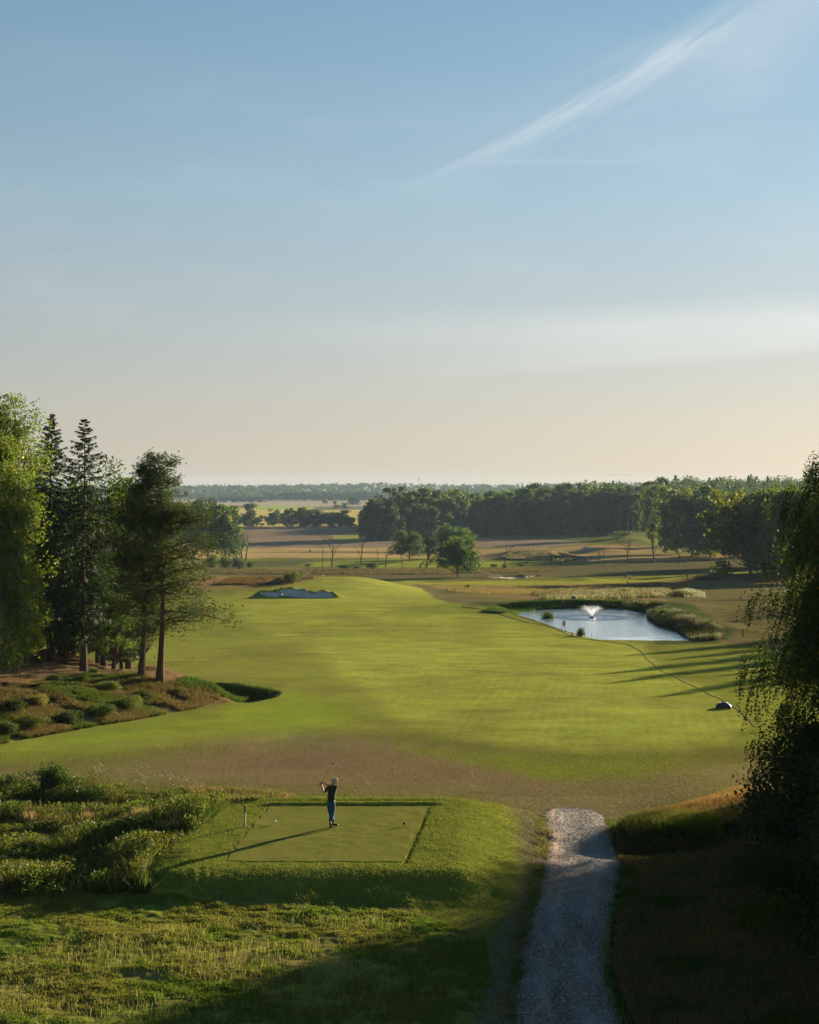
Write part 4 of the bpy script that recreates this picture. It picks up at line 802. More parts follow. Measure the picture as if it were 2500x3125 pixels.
SP2 = [((40 - CX) / F0 * 112, 112, 5.0, .62, 'low shaded spruce between the birch and the first spruce'), ((110 - CX) / F0 * 128, 128, 1.0, .9, 'spruce in the darkest back corner of the left wood'), ((300 - CX) / F0 * 124, 124, 3.0, .78, 'shaded spruce behind the young spruce'), ((372 - CX) / F0 * 116, 116, 2.0, .55, 'low shaded spruce behind the slanting pine'), ((200 - CX) / F0 * 112, 112, 2.4, .6, 'low dark spruce between the two foremost spruces')]
for x_, y_, rz_, s_, lab_ in SP2: tree('spruce_tree', lab_, 'tree', (x_, y_, gz(x_, y_) - .1), sprA, (s_ * 1.1, s_ * 1.1, s_), rz_, 'back row of the left wood')

for nm, pts_, n_ in (('thistle_heads', [(285, 2392), (560, 2412), (640, 2440), (600, 2460), (400, 2430), (285, 2420)], 150),):
    X, Y = inpoly(pts_, n_, 301, clump=1.0); rg = np.random.default_rng(302); zz = hz(X, Y) + rg.uniform(.55, .95, len(X)); g = Geo(); ii = np.repeat(np.arange(len(X)), 5)
    leaves(g, np.c_[X, Y, zz][ii] + rg.normal(size=(len(ii), 3)) * .014, .015, rg, (.42, .38, .36), .2)
    for q in range(len(X)): add_tube(g, np.array([(X[q], Y[q], zz[q] - .9), (X[q], Y[q], zz[q])]), .004, 3, (.10, .11, .04), cap=False)
    o = g.obj(nm, M_leaf); o['kind'] = 'stuff'; o['label'] = 'pale fluffy thistle heads along the dark ditch'

_l = [W(l, y) for y, l, r in PW[3:]] + [W(r, y) for y, l, r in PW[3:]]; h2 = len(_l) // 2
for sd_, ps in ((0, _l[:h2]), (1, _l[h2:])):
    ps = sorted((p[1], p[0]) for p in ps); rg = np.random.default_rng(400 + sd_); n_ = 9000; Y = rg.uniform(ps[0][0], ps[-1][0], n_); X = np.interp(Y, [p[0] for p in ps], [p[1] for p in ps]) + rg.normal(0, .16, n_) + (-.10 if sd_ == 0 else .10)
    k = fbm(X, Y, .7, 410, 2) > rg.uniform(.3, .6, n_); blades('verge_grass', 'ragged grass growing over the edge of the gravel track', X[k], Y[k], .09, .012, mixcol(X[k], Y[k], (.10, .13, .03), (.17, .14, .06), 1.5, 411), None, .8, seed=412)

for x_, y_, s_, rz_, lab_ in (((205 - CX) / F0 * 122, 122, .82, 1.5, 'leafy tree filling the gap between the two foremost spruces'), ((120 - CX) / F0 * 116, 116, .66, 3.0, 'lower leafy tree behind the first spruce and the birch'), ((425 - CX) / F0 * 124, 124, .80, 4.4, 'leafy tree showing green between the small pine and the foremost pines'), ((345 - CX) / F0 * 113, 113, .52, 5.2, 'low leafy tree behind the young spruce')):
    t = tree('leafy_tree', lab_, 'tree', (x_, y_, gz(x_, y_) - .1), decA, s_, rz_, 'leafy trees inside the left wood')

stand('meadow_fringe', 'thinning meadow grass between the rough and the gravel track', [(1050, 2760), (1300, 2800), (1480, 2860), (1540, 3180), (1300, 3180), (1200, 2900)], 22000, .07, .013, (.13, .17, .03), (.18, .16, .05), None, .9, 501)

# ------------------------------------------------------------------ far vegetation
def at_b(px, py, top, extra=0.0):
    """ground point seen at (px, py) and the real height that reaches row `top` there"""
    X, Y, z = W(px, py); return X, Y, z, (py - top) * Y / F0 + extra
GV = [tree_meshes(200 + i, 27.0, r * 1.12, cb * .5, 75, 50, .62, c, 1.0, .4, M_bark, .011, clr=.34, limbs=(i == 0), fill=.2) for i, (r, cb, c) in enumerate(
    [(6.4, .10, (.060, .095, .024)), (5.6, .06, (.052, .086, .024)), (6.8, .12, (.072, .105, .026)), (5.0, .10, (.085, .115, .030)), (5.8, .05, (.045, .078, .024))])]
FIRST = {}
def forest_tree(k, loc, h, label, group, name='forest_tree', rz=0, H=27.0, bank=None, wide=1.0, cat='tree'):
    bank = bank or GV; s = h / H; key = (id(bank), k, name)
    if key not in FIRST:
        FIRST[key] = tree(name, label, cat, loc, bank[k], (s * wide, s * wide, s), rz, group); return FIRST[key]
    return dup(FIRST[key], loc, rz, (s * wide, s * wide, s), label, group, cat)
fr = [(1098, 1650, 1560), (1110, 1650, 1530), (1135, 1650, 1506), (1170, 1650, 1494), (1220, 1648, 1488), (1300, 1645, 1487), (1370, 1640, 1486), (1420, 1637, 1500), (1480, 1635, 1508), (1530, 1634, 1496), (1600, 1634, 1484), (1680, 1632, 1478), (1760, 1628, 1480), (1850, 1622, 1478), (1930, 1619, 1474), (2010, 1615, 1474)]
frw = [(*W(p[0], p[1]), p[1] - p[2]) for p in fr]; rr = random.Random(19)
def grove():
    P = [(p[0], p[1]) for p in frw]; hp = [p[3] * p[1] / F0 for p in frw]; d = [0]
    for i in range(1, len(P)): d.append(d[-1] + math.dist(P[i], P[i - 1]))
    L = d[-1]; nrow = 0
    for row in range(7):
        s = row * 1.7 + 1
        while s < L:
            x = np.interp(s, d, [p[0] for p in P]); y = np.interp(s, d, [p[1] for p in P]); h = float(np.interp(s, d, hp))
            x += rr.uniform(-1.8, 1.8) + row * 1.2; y += row * 8.0 + rr.uniform(-2.5, 2.5)
            hh = h * rr.uniform(.84, 1.06) * (.80 + .034 * row if row < 6 else 1.02)
            if row == 0: hh *= rr.uniform(.75, 1.0)
            lab = ('tree in the front edge of the dark central wood' if row < 2 else 'tree in the crown line of the dark central wood')
            forest_tree(rr.randrange(5), (x, y, gz(x, y) - .3), hh, lab, 'trees of the dark central wood', rz=rr.uniform(0, 6.28))
            s += (7.4 if row < 2 else 9.5) * rr.uniform(.75, 1.25); nrow += 1
    return nrow
grove()
BV = tree_meshes(220, 20.0, 2.6, .45, 26, 40, .35, (.07, .10, .03), 1.0, .4, M_birchbark, .0085, clr=.42, limbs=True)
for i, (px, py, top) in enumerate([(1858, 1622, 1540), (1884, 1622, 1545), (1893, 1624, 1540), (1917, 1621, 1530), (1930, 1619, 1545), (1912, 1622, 1560)]):
    X, Y, z, h = at_b(px, py, top); Y -= 3; z = gz(X, Y)
    if i == 0: fb = tree('birch_tree', 'slim pale-stemmed birch standing out against the foot of the dark wood', 'tree', (X, Y, z - .2), BV, h / 20, 0, 'pale birches before the wood')
    else: dup(fb, (X, Y, z - .2), i * 1.1, h / 20)

def mass(name, label, pts, seed, protos, jit=0):
    """many small trees of a distant wood as one mesh; pts = rows of x, y, height, width factor, kind"""
    rng = np.random.default_rng(seed); g = Geo()
    for k, (V, C) in enumerate(protos):
        q = pts[pts[:, 4] == k]
        if not len(q): continue
        a = rng.uniform(0, 6.28, len(q)); cs, sn = np.cos(a)[:, None], np.sin(a)[:, None]
        x = (V[:, 0] * cs - V[:, 1] * sn) * (q[:, 2] * q[:, 3])[:, None] + q[:, 0:1]; y = (V[:, 0] * sn + V[:, 1] * cs) * (q[:, 2] * q[:, 3])[:, None] + q[:, 1:2]
        z = V[:, 2] * q[:, 2:3] * (.86 if k else 1.0) + H0(q[:, 0], q[:, 1])[:, None] - .3
        n = len(q) * len(V); F = np.arange(n).reshape(-1, 4); cc = C[None] * (1 + .5 * rng.uniform(-1, 1, (len(q), 1, 1))) * (1 + np.array([.25, .0, -.1]) * rng.uniform(-1, 1, (len(q), 1, 1)))
        g.add(np.stack([x, y, z], -1).reshape(-1, 3), F, np.clip(cc, 0, 1).reshape(-1, 3))
    o = g.obj(name, M_leaf); o['kind'] = 'stuff'; o['label'] = label
def proto(seed, kind, n, leaf):
    rng = np.random.default_rng(seed); g = Geo()
    if kind == 'round':
        d = unit(rng, n); nc = 9; cd = unit(rng, nc); cen = cd * np.array([.17, .17, .26]) * rng.uniform(.5, 1, (nc, 1)) + [0, 0, .6]
        P = cen[rng.integers(0, nc, n)] + d * np.array([.13, .13, .13]) * rng.uniform(.7, 1.05, (n, 1)); P[:n // 6] = d[:n // 6] * [.16, .16, .2] + [0, 0, .26]
        c = (.062, .092, .026)
    else:
        t = rng.random(n) ** .7; r = (1 - t) * .17 * rng.uniform(.55, 1.1, n) + .006; a = rng.uniform(0, 6.28, n); P = np.c_[np.cos(a) * r, np.sin(a) * r, .08 + t * .92]; c = (.034, .056, .026)
    leaves(g, P, leaf, rng, c, .35); return np.concatenate(g.V), np.concatenate(g.C)
def scatter(seed, n, xf, y0, y1, h0, h1, wr=(1.1, 1.7), con=.28):
    rng = np.random.default_rng(seed); Y = rng.uniform(y0, y1, n); X = xf(Y, rng.random(n)); k = (rng.random(n) < con).astype(float)
    return np.c_[X, Y, rng.uniform(h0, h1, n), rng.uniform(*wr, n), k]
PN = [proto(1, 'round', 230, .036), proto(2, 'cone', 200, .032)]
PF = [proto(3, 'round', 46, .085), proto(4, 'cone', 36, .06)]
# wooded hill on the right behind the central wood
pts = np.vstack([scatter(51, 1500, lambda Y, u: (.085 + .36 * u) * Y, 1060, 1760, 11, 19), scatter(52, 500, lambda Y, u: (-.02 + .14 * u) * Y, 1090, 1250, 18, 26, con=.3)])
pts = pts[~((pts[:, 0] / pts[:, 1] < .145) & (pts[:, 1] > 1300))]
mass('forest', 'mixed wood covering the hill on the right skyline', pts, 53, PN)
# woods closing the plain
pts = np.vstack([scatter(54, 5200, lambda Y, u: (-.36 + .80 * u) * Y, 3860, 4900, 14, 24), scatter(55, 1500, lambda Y, u: (-.36 + .80 * u) * Y, 3800, 3900, 12, 20, con=.2),
                 scatter(56, 600, lambda Y, u: (.03 + .12 * u) * Y, 2900, 3100, 14, 22), scatter(57, 260, lambda Y, u: (-.085 + .07 * u) * Y, 3500, 3620, 16, 26)])
mass('forest', 'distant mixed woods closing the plain along the horizon', pts, 58, PF)
# trees out on the plain
FV = [tree_meshes(230 + i, 14.0, 5.6, .02, 44, 44, .6, c, 1.0, .6, M_bark, .012, clr=.34, limbs=False) for i, c in enumerate([(.045, .075, .024), (.055, .085, .026), (.04, .066, .022)])]
def plain_tree(px, py, top, w, k, label, group=None, name='field_tree'):
    X, Y, z, h = at_b(px, py, top); s = h / 14; wd = (w * Y / F0 / 2) / 5.2 / s
    return forest_tree(k, (X, Y, z - .2), h, label, group, name, px * .7, 14.0, FV, wd)
plain_tree(836, 1607, 1551, 46, 0, 'single round dark tree at the left end of the tree row beyond the ploughed field')
for i, (px, hpx, w) in enumerate([(868, 44, 34), (886, 50, 40), (905, 58, 44), (922, 62, 42), (942, 50, 40), (962, 52, 40), (982, 51, 40), (1002, 44, 36), (1020, 45, 36), (1038, 49, 38), (1055, 50, 38), (1070, 30, 28)]):
    plain_tree(px, 1608, 1608 - hpx, w, i % 3, 'round dark tree in the tree row beyond the ploughed field', 'tree row beyond the ploughed field')
plain_tree(762, 1608, 1538, 46, 1, 'tallest tree of the small group left of the tree row')
plain_tree(735, 1608, 1566, 44, 0, 'low dark tree left of the tallest one in the small far group'); plain_tree(784, 1608, 1572, 38, 2, 'low dark tree right of the tallest one in the small far group')
for i in range(15): plain_tree(612 + i * 13.5, 1533, 1514 + (i % 3), 22, i % 3, 'dark tree in the long straight belt far across the plain', 'far tree belt')
plain_tree(992, 1538, 1521, 17, 1, 'small lone tree in the far pale field'); plain_tree(1022, 1540, 1527, 10, 0, 'tiny lone tree in the far field right of another')
for i, (px, top, w) in enumerate([(1070, 1516, 18), (1082, 1513, 20), (1092, 1518, 16)]): plain_tree(px, 1540, top, w, 2, 'dark tree of the clump at the right end of the far pale field', 'far dark clump')
plain_tree(1054, 1553, 1535, 26, 1, 'light green bushy tree below the far dark clump'); plain_tree(1028, 1552, 1540, 20, 2, 'low dark bush on the far field beside the light green one')
plain_tree(1110, 1600, 1552, 30, 0, 'small tree at the left corner of the dark central wood')
# leafy trees on the course
LV = [tree_meshes(240 + i, 14.0, 5.8, cb, 90, 80, .33, c, 1.0, .55, M_bark, .014, clr=.30) for i, (c, cb) in enumerate([((.075, .125, .026), .16), ((.05, .088, .02), .12), ((.06, .10, .022), .14)])]
def course_tree(px, py, top, w, k, label, name='round_tree', dy=0):
    X, Y, z, h = at_b(px, py, top); s = h / 14; wd = (w * Y / F0 / 2) / 5.4 / s
    return forest_tree(k, (X, Y, z - .15), h, label, None, name, px * .31, 14.0, LV, wd)
course_tree(1397, 1762, 1640, 118, 1, 'dark round-crowned tree on a short trunk, nearest of the trees behind the green')
course_tree(1375, 1706, 1596, 96, 0, 'lighter green round tree just behind the nearest dark one')
course_tree(1250, 1714, 1622, 84, 2, 'round leafy tree left of the big bare tree')
course_tree(1306, 1708, 1630, 52, 0, 'narrow leafy tree half hidden behind the big bare tree')
course_tree(688, 1722, 1548, 96, 1, 'large dark green tree at the right end of the left wood'); course_tree(636, 1720, 1524, 110, 0, 'tall leafy tree behind the foremost pine')
course_tree(590, 1720, 1530, 100, 2, 'leafy tree mostly hidden by the foremost pine')
OV = [tree_meshes(250 + i, 26.0, 9.6, cb, 150, 80, .50, c, 1.0, .38, M_bark, .013, clr=.26) for i, (c, cb) in enumerate([((.055, .085, .018), .03), ((.10, .135, .020), .04), ((.045, .074, .016), .03)])]
def oak(px, py, top, w, k, label, name='oak_tree', group=None):
    X, Y, z, h = at_b(px, py, top - 8); s = h / 26; wd = (w * Y / F0 / 2) / 9.0 / s
    return forest_tree(k, (X, Y, z - .2), h, label, group, name, px * .31, 26.0, OV, wd)
oak(2055, 1668, 1478, 96, 1, 'sunlit yellow-green tree at the left end of the right-hand trees, furthest back')
oak(2000, 1640, 1476, 80, 1, 'sunlit tree where the central wood meets the right-hand trees')
oak(2067, 1690, 1506, 112, 0, 'dark oak with a stout trunk standing in the shade, left of a matching one')
oak(2112, 1697, 1484, 120, 2, 'dark oak with a stout trunk, second from the left in the shaded row')
oak(2168, 1700, 1492, 116, 0, 'dark oak third from the left in the shaded row'); oak(2225, 1700, 1494, 120, 1, 'oak with sunlit upper crown fourth in the shaded row')
oak(2285, 1702, 1500, 110, 2, 'dark oak at the back behind the large right-hand oak')
oak(2288, 1758, 1484, 205, 1, 'large spreading oak with a visible trunk beside the far fairway'); oak(2400, 1752, 1492, 190, 0, 'broad oak right of the large spreading oak')
X, Y, z, h = at_b(1995, 1719, 1560); sp = tree_meshes(260, 20, 3.2, .30, 22, 60, .3, (.055, .08, .02), 1.0, .6, M_dead, .017, clr=.42, fill=.4)
tree('ash_tree', 'thin half-bare tree with ragged foliage left of the shaded oaks', 'tree', (X, Y, z - .2), sp, h / 20)
# birches on the right
X, Y = (2450 - CX) / F0 * 420, 420.; z = gz(X, Y); mb = tree_meshes(261, 23.0, 10.0, .12, 170, 60, .28, (.10, .135, .028), 1.0, .25, M_birchbark, .012, 3.0, .26, shape=.3)
tree('birch_tree', 'pale green drooping birch in the middle distance at the right edge', 'tree', (X, Y, z - .1), mb)
mbR = tree_meshes(268, 13.3, 4.4, .0, 300, 60, .048, (.060, .095, .020), 1.0, .42, M_bark, .009, 1.2, .17, shape=.72)
X, Y = 16.4, 62.0; tree('birch_tree', 'dark drooping birch in the right foreground, its leafy twigs hanging over the fairway', 'tree', (X, Y, gz(X, Y) - .1), mbR)
mbS = tree_meshes(264, 14.0, 4.2, .08, 90, 90, .11, (.05, .075, .02), 1.0, .3, M_bark, .013, 0, .30)
caster = None
for i, (x, y, s) in enumerate([(33.6, 87.5, .85), (20.5, 66, .95), (20, 57, 1.0), (24.5, 60, 1.1), (22, 50, 1.0), (18.5, 44.5, .9), (25, 42, 1.0), (28, 68, 1.05), (31, 56, 1.1), (21, 36, .9), (30, 76, .8), (28.5, 79, .95), (23.5, 71, 1.0), (34, 66, 1.1), (38, 76, 1.1),
                               (66, 186, .85), (66, 200, 1.0), (75, 214, .9), (78, 245, 1.1), (88, 262, 1.0), (84, 285, 1.2), (96, 310, 1.1), (100, 335, 1.2), (118, 380, 1.3), (112, 352, 1.0), (125, 400, 1.2)]):
    lab = 'tree of the wood edge right of the picture'
    if caster is None: caster = tree('edge_tree', lab, 'tree', (x, y, gz(x, y) - .1), mbS, s, i, 'trees of the right wood edge')
    else: dup(caster, (x, y, gz(x, y) - .1), i * 1.3, s)
for i, (px, Y, top) in enumerate([(2330, 560, 1500), (2400, 590, 1495), (2460, 570, 1490), (2540, 540, 1490), (2620, 500, 1480), (2600, 600, 1480)]):
    X = (px - CX) / F0 * Y; z = gz(X, Y); h = (CZ - (top - HY) / F0 * Y) - z; forest_tree(i % 3, (X, Y, z - .2), h, 'oak in the back row at the right edge, mostly hidden', 'back oaks at the right edge', 'oak_tree', i, 26.0, OV, .8)
for i, (x, y, s) in enumerate([(55.5, 154, .80), (57, 159, .95), (59, 167, .86), (57, 170, 1.0), (61, 176, .9), (60, 181, 1.05), (64, 193, .95), (66, 203, 1.05)]):
    tree('spruce_tree', 'spruce of the wood edge right of the picture', 'tree', (x, y, gz(x, y) - .1), sprA, (s * 1.5, s * 1.5, s), i * 1.1, 'spruces of the right wood edge')
# dark growth at the foot of the right birch
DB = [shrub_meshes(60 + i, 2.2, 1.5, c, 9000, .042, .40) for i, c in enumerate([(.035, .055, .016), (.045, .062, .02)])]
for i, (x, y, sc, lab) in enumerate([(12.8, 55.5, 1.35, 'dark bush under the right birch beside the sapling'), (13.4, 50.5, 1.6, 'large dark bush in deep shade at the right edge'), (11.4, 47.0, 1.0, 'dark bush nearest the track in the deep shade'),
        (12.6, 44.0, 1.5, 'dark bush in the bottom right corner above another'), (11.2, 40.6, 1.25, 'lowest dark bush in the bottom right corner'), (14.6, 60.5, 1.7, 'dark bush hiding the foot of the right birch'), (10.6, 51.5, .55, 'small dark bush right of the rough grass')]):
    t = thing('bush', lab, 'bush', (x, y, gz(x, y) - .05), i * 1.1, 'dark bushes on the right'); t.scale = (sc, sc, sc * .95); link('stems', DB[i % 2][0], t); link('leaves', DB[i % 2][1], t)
def sapling_meshes(seed, H, n=1500):
    rng = np.random.default_rng(seed); g = Geo(); gs = Geo(); P = []
    for k in range(9):
        a = rng.uniform(0, 6.28); hh = H * (1.0 if k == 0 else rng.uniform(.4, .75)); e = np.array([math.cos(a), math.sin(a), 0]) * (0 if k == 0 else rng.uniform(.25, .75)) + [0, 0, hh]
        B = bez((0, 0, 0), (e[0] * .3, e[1] * .3, hh * .6), e, 8); add_tube(gs, B, np.linspace(.028, .005, 8), 4, (.5, .5, .5), cap=False)
        m = n // 9; s = rng.uniform(.22, 1, m) * 7; b = B[s.astype(int)] * (1 - s % 1)[:, None] + B[np.minimum(7, s.astype(int) + 1)] * (s % 1)[:, None]
        P.append(b + rng.normal(size=(m, 3)) * (.05 + .30 * (1 - s / 7))[:, None] * np.array([1, 1, .6]))
    leaves(g, np.concatenate(P), .045, rng, (.05, .08, .02), .35); return gs.mesh('stems', M_bark), g.mesh('leaves', M_leaf)
x, y, z = W(2318, 2560); sm_ = sapling_meshes(70, 3.3); t = thing('sapling', 'slender leafy sapling with one tall shoot standing before the dark bushes', 'sapling', (x, y, z - .05)); link('stems', sm_[0], t); link('leaves', sm_[1], t)
# bushes in the middle distance
MB = [shrub_meshes(80 + i, 2.0, 1.6, c, 1300, .13, .42) for i, c in enumerate([(.09, .12, .03), (.07, .10, .028), (.13, .115, .05)])]
def mbush(px, py, top, w, k, lab, group=None):
    X, Y, z = W(px, py); h = (py - top) * Y / F0; t = thing('bush', lab, 'bush', (X, Y, z - .05), px, group); t.scale = (w * Y / F0 / 3.2, w * Y / F0 / 3.2, h / 2.0); link('stems', MB[k][0], t); link('leaves', MB[k][1], t)
mbush(890, 1780, 1746, 62, 0, 'rounded olive bush on the tan grass behind the bunker'); mbush(845, 1783, 1762, 50, 2, 'low brown scrub left of the rounded olive bush')
mbush(1672, 1897, 1866, 46, 1, 'dark leafy bush on the near bank left of the round sign'); mbush(1774, 1944, 1916, 32, 1, 'small green bush on the near bank right of the round sign')
mbush(2030, 1882, 1858, 44, 0, 'bright green bush among the reeds at the right end of the pond')
for i, (px, py, top, w, k) in enumerate([(650, 1732, 1696, 60, 1), (690, 1736, 1700, 56, 0), (728, 1736, 1704, 50, 1), (765, 1733, 1712, 40, 0)]): mbush(px, py, top, w, k, ['dark bush at the left foot of the large tree', 'green bush below the large dark tree', 'green bush right of the large dark tree', 'low bush at the right end of the row under the large tree'][i], 'bushes under the large tree')
for i, (px, py, top, w, k) in enumerate([(1050, 1736, 1722, 50, 1), (1090, 1736, 1724, 34, 0), (1140, 1734, 1716, 50, 1), (940, 1730, 1720, 26, 0), (1508, 1732, 1720, 24, 0), (1540, 1733, 1722, 20, 1), (1590, 1728, 1720, 26, 1), (1428, 1795, 1782, 20, 2), (1283, 1735, 1722, 9, 1)]):
    mbush(px, py, top, w, k, ['low bush below the forked dead tree', 'small bush right of the one below the forked dead tree', 'bush between two thin dead trees', 'small bush left of the forked dead tree', 'pale bush left of the straight dead trunk', 'small bush at the foot of the straight dead trunk', 'low bush left of the twin dead trees', 'brown bush on the rough between green and pond', 'tiny bush by the big bare tree'][i], 'bushes among the dead trees')
mbush(1905, 1632, 1620, 56, 2, 'pale scrub on the hillock before the central wood'); mbush(2170, 1768, 1756, 100, 1, 'low dark heathery hump beside the right golfer')
for i, (px, py, w, t_) in enumerate([(1970, 1800, 70, 1782), (1900, 1812, 60, 1794), (2080, 1822, 90, 1800), (1960, 1850, 90, 1830)]): mbush(px, py, t_, w, 2, ['brown weed hump among white seed heads, upper right', 'brown weed hump amid the white seed heads', 'weed hump right of the white seed heads', 'weed hump on the bank above the pond reeds'][i], 'weed humps behind the pond')

# bare trees
BT = [bare_meshes(300 + i, 12.0, sp, f, r * 1.35, d) for i, (sp, f, r, d) in enumerate([(.25, 2, .016, 3), (.5, 3, .014, 4), (.35, 2, .018, 3), (.15, 1, .016, 2)])]
for i, (px, py, top, k, rz, lab) in enumerate([(1012, 1731, 1620, 0, 1.0, 'forked bare dead tree behind the green, left of the thin trunks'), (737, 1708, 1612, 2, .4, 'leaning bare dead tree beside the large dark tree'), (750, 1710, 1618, 0, 2.2, 'bare dead tree right of the leaning one'),
        (1101, 1724, 1640, 0, 3.1, 'thin forked bare tree between the forked dead tree and two small ones'), (1154, 1717, 1668, 3, .5, 'left one of two small thin bare trees'), (1176, 1732, 1668, 2, 1.7, 'right one of two small thin bare trees'), (1228, 1735, 1670, 3, .2, 'bare trunk in front of the left round tree'),
        (1300, 1734, 1566, 1, 2.0, 'big bare grey tree with a fan of fine branches rising above the round trees'), (1460, 1731, 1660, 3, 4.0, 'bare trunk just right of the nearest round tree'), (1538, 1733, 1646, 3, 2.6, 'straight dead trunk with few branches'), (1600, 1728, 1662, 1, 1.2, 'left one of twin spreading dead trees'), (1610, 1726, 1668, 1, 4.1, 'right one of twin spreading dead trees'),
        (1678, 1730, 1662, 0, 2.2, 'bare tree before the pale hillock'), (1830, 1716, 1672, 1, .3, 'short bare tree beside the golf bags'), (1842, 1723, 1680, 3, .9, 'straight bare trunk right of the golf bags'), (1917, 1716, 1628, 1, 3.3, 'bare spreading tree left of the half-bare one'), (2070, 1722, 1660, 0, .8, 'faint grey bare tree before the shaded oaks')]):
    X, Y, z, h = at_b(px, py, top); o = link('dead_tree', BT[k], None, (X, Y, z - .1)); s = h / 12; o.scale = (s, s, s); o.rotation_euler = (0, 0, rz); tag(o, lab, 'dead tree', 'dead trees beyond the green')

# ------------------------------------------------------------------ people
def skin(joints, edges, root, sub=2):
    names = list(joints); idx = {n: i for i, n in enumerate(names)}
    me = bpy.data.meshes.new('tmp'); me.from_pydata([joints[n][0] for n in names], [(idx[a], idx[b]) for a, b in edges], [])
    o = bpy.data.objects.new('tmp', me); COL.objects.link(o); m = o.modifiers.new('s', 'SKIN'); m.use_smooth_shade = True
    for n in names:
        v = me.skin_vertices[0].data[idx[n]]; r = joints[n][1]; v.radius = r if isinstance(r, tuple) else (r, r); v.use_root = (n == root)
    if sub: s = o.modifiers.new('u', 'SUBSURF'); s.levels = s.render_levels = sub
    dg = bpy.context.evaluated_depsgraph_get(); dg.update(); ev = o.evaluated_get(dg); me2 = bpy.data.meshes.new_from_object(ev)
    V = np.array([v.co[:] for v in me2.vertices]).reshape(-1, 3); Fs = [list(p.vertices) for p in me2.polygons]
    bpy.data.objects.remove(o); bpy.data.meshes.remove(me2); return V, Fs
def skinobj(name, joints, edges, root, m, parent, extra=None, sub=2):
    V, Fs = skin(joints, edges, root, sub); g = Geo(); add_poly(g, V, Fs)
    if extra: extra(g)
    return g.obj(name, m, parent, smooth=True)
M_skin = plain('skin', (.42, .23, .16), .55, 0, .08); M_hair = plain('grey_hair', (.56, .51, .45), .7, 0, .3, 40)
M_shirt = plain('dark_olive_shirt', (.035, .042, .016), .85, 0, .2, 12); M_jeans = plain('blue_jeans', (.022, .095, .185), .85, 0, .2, 10); M_black = plain('black', (.015, .015, .017), .5)
M_white = plain('white_paint', (.72, .72, .70), .45, 0, .05); M_steel = plain('steel', (.35, .34, .33), .3, .8, .1)
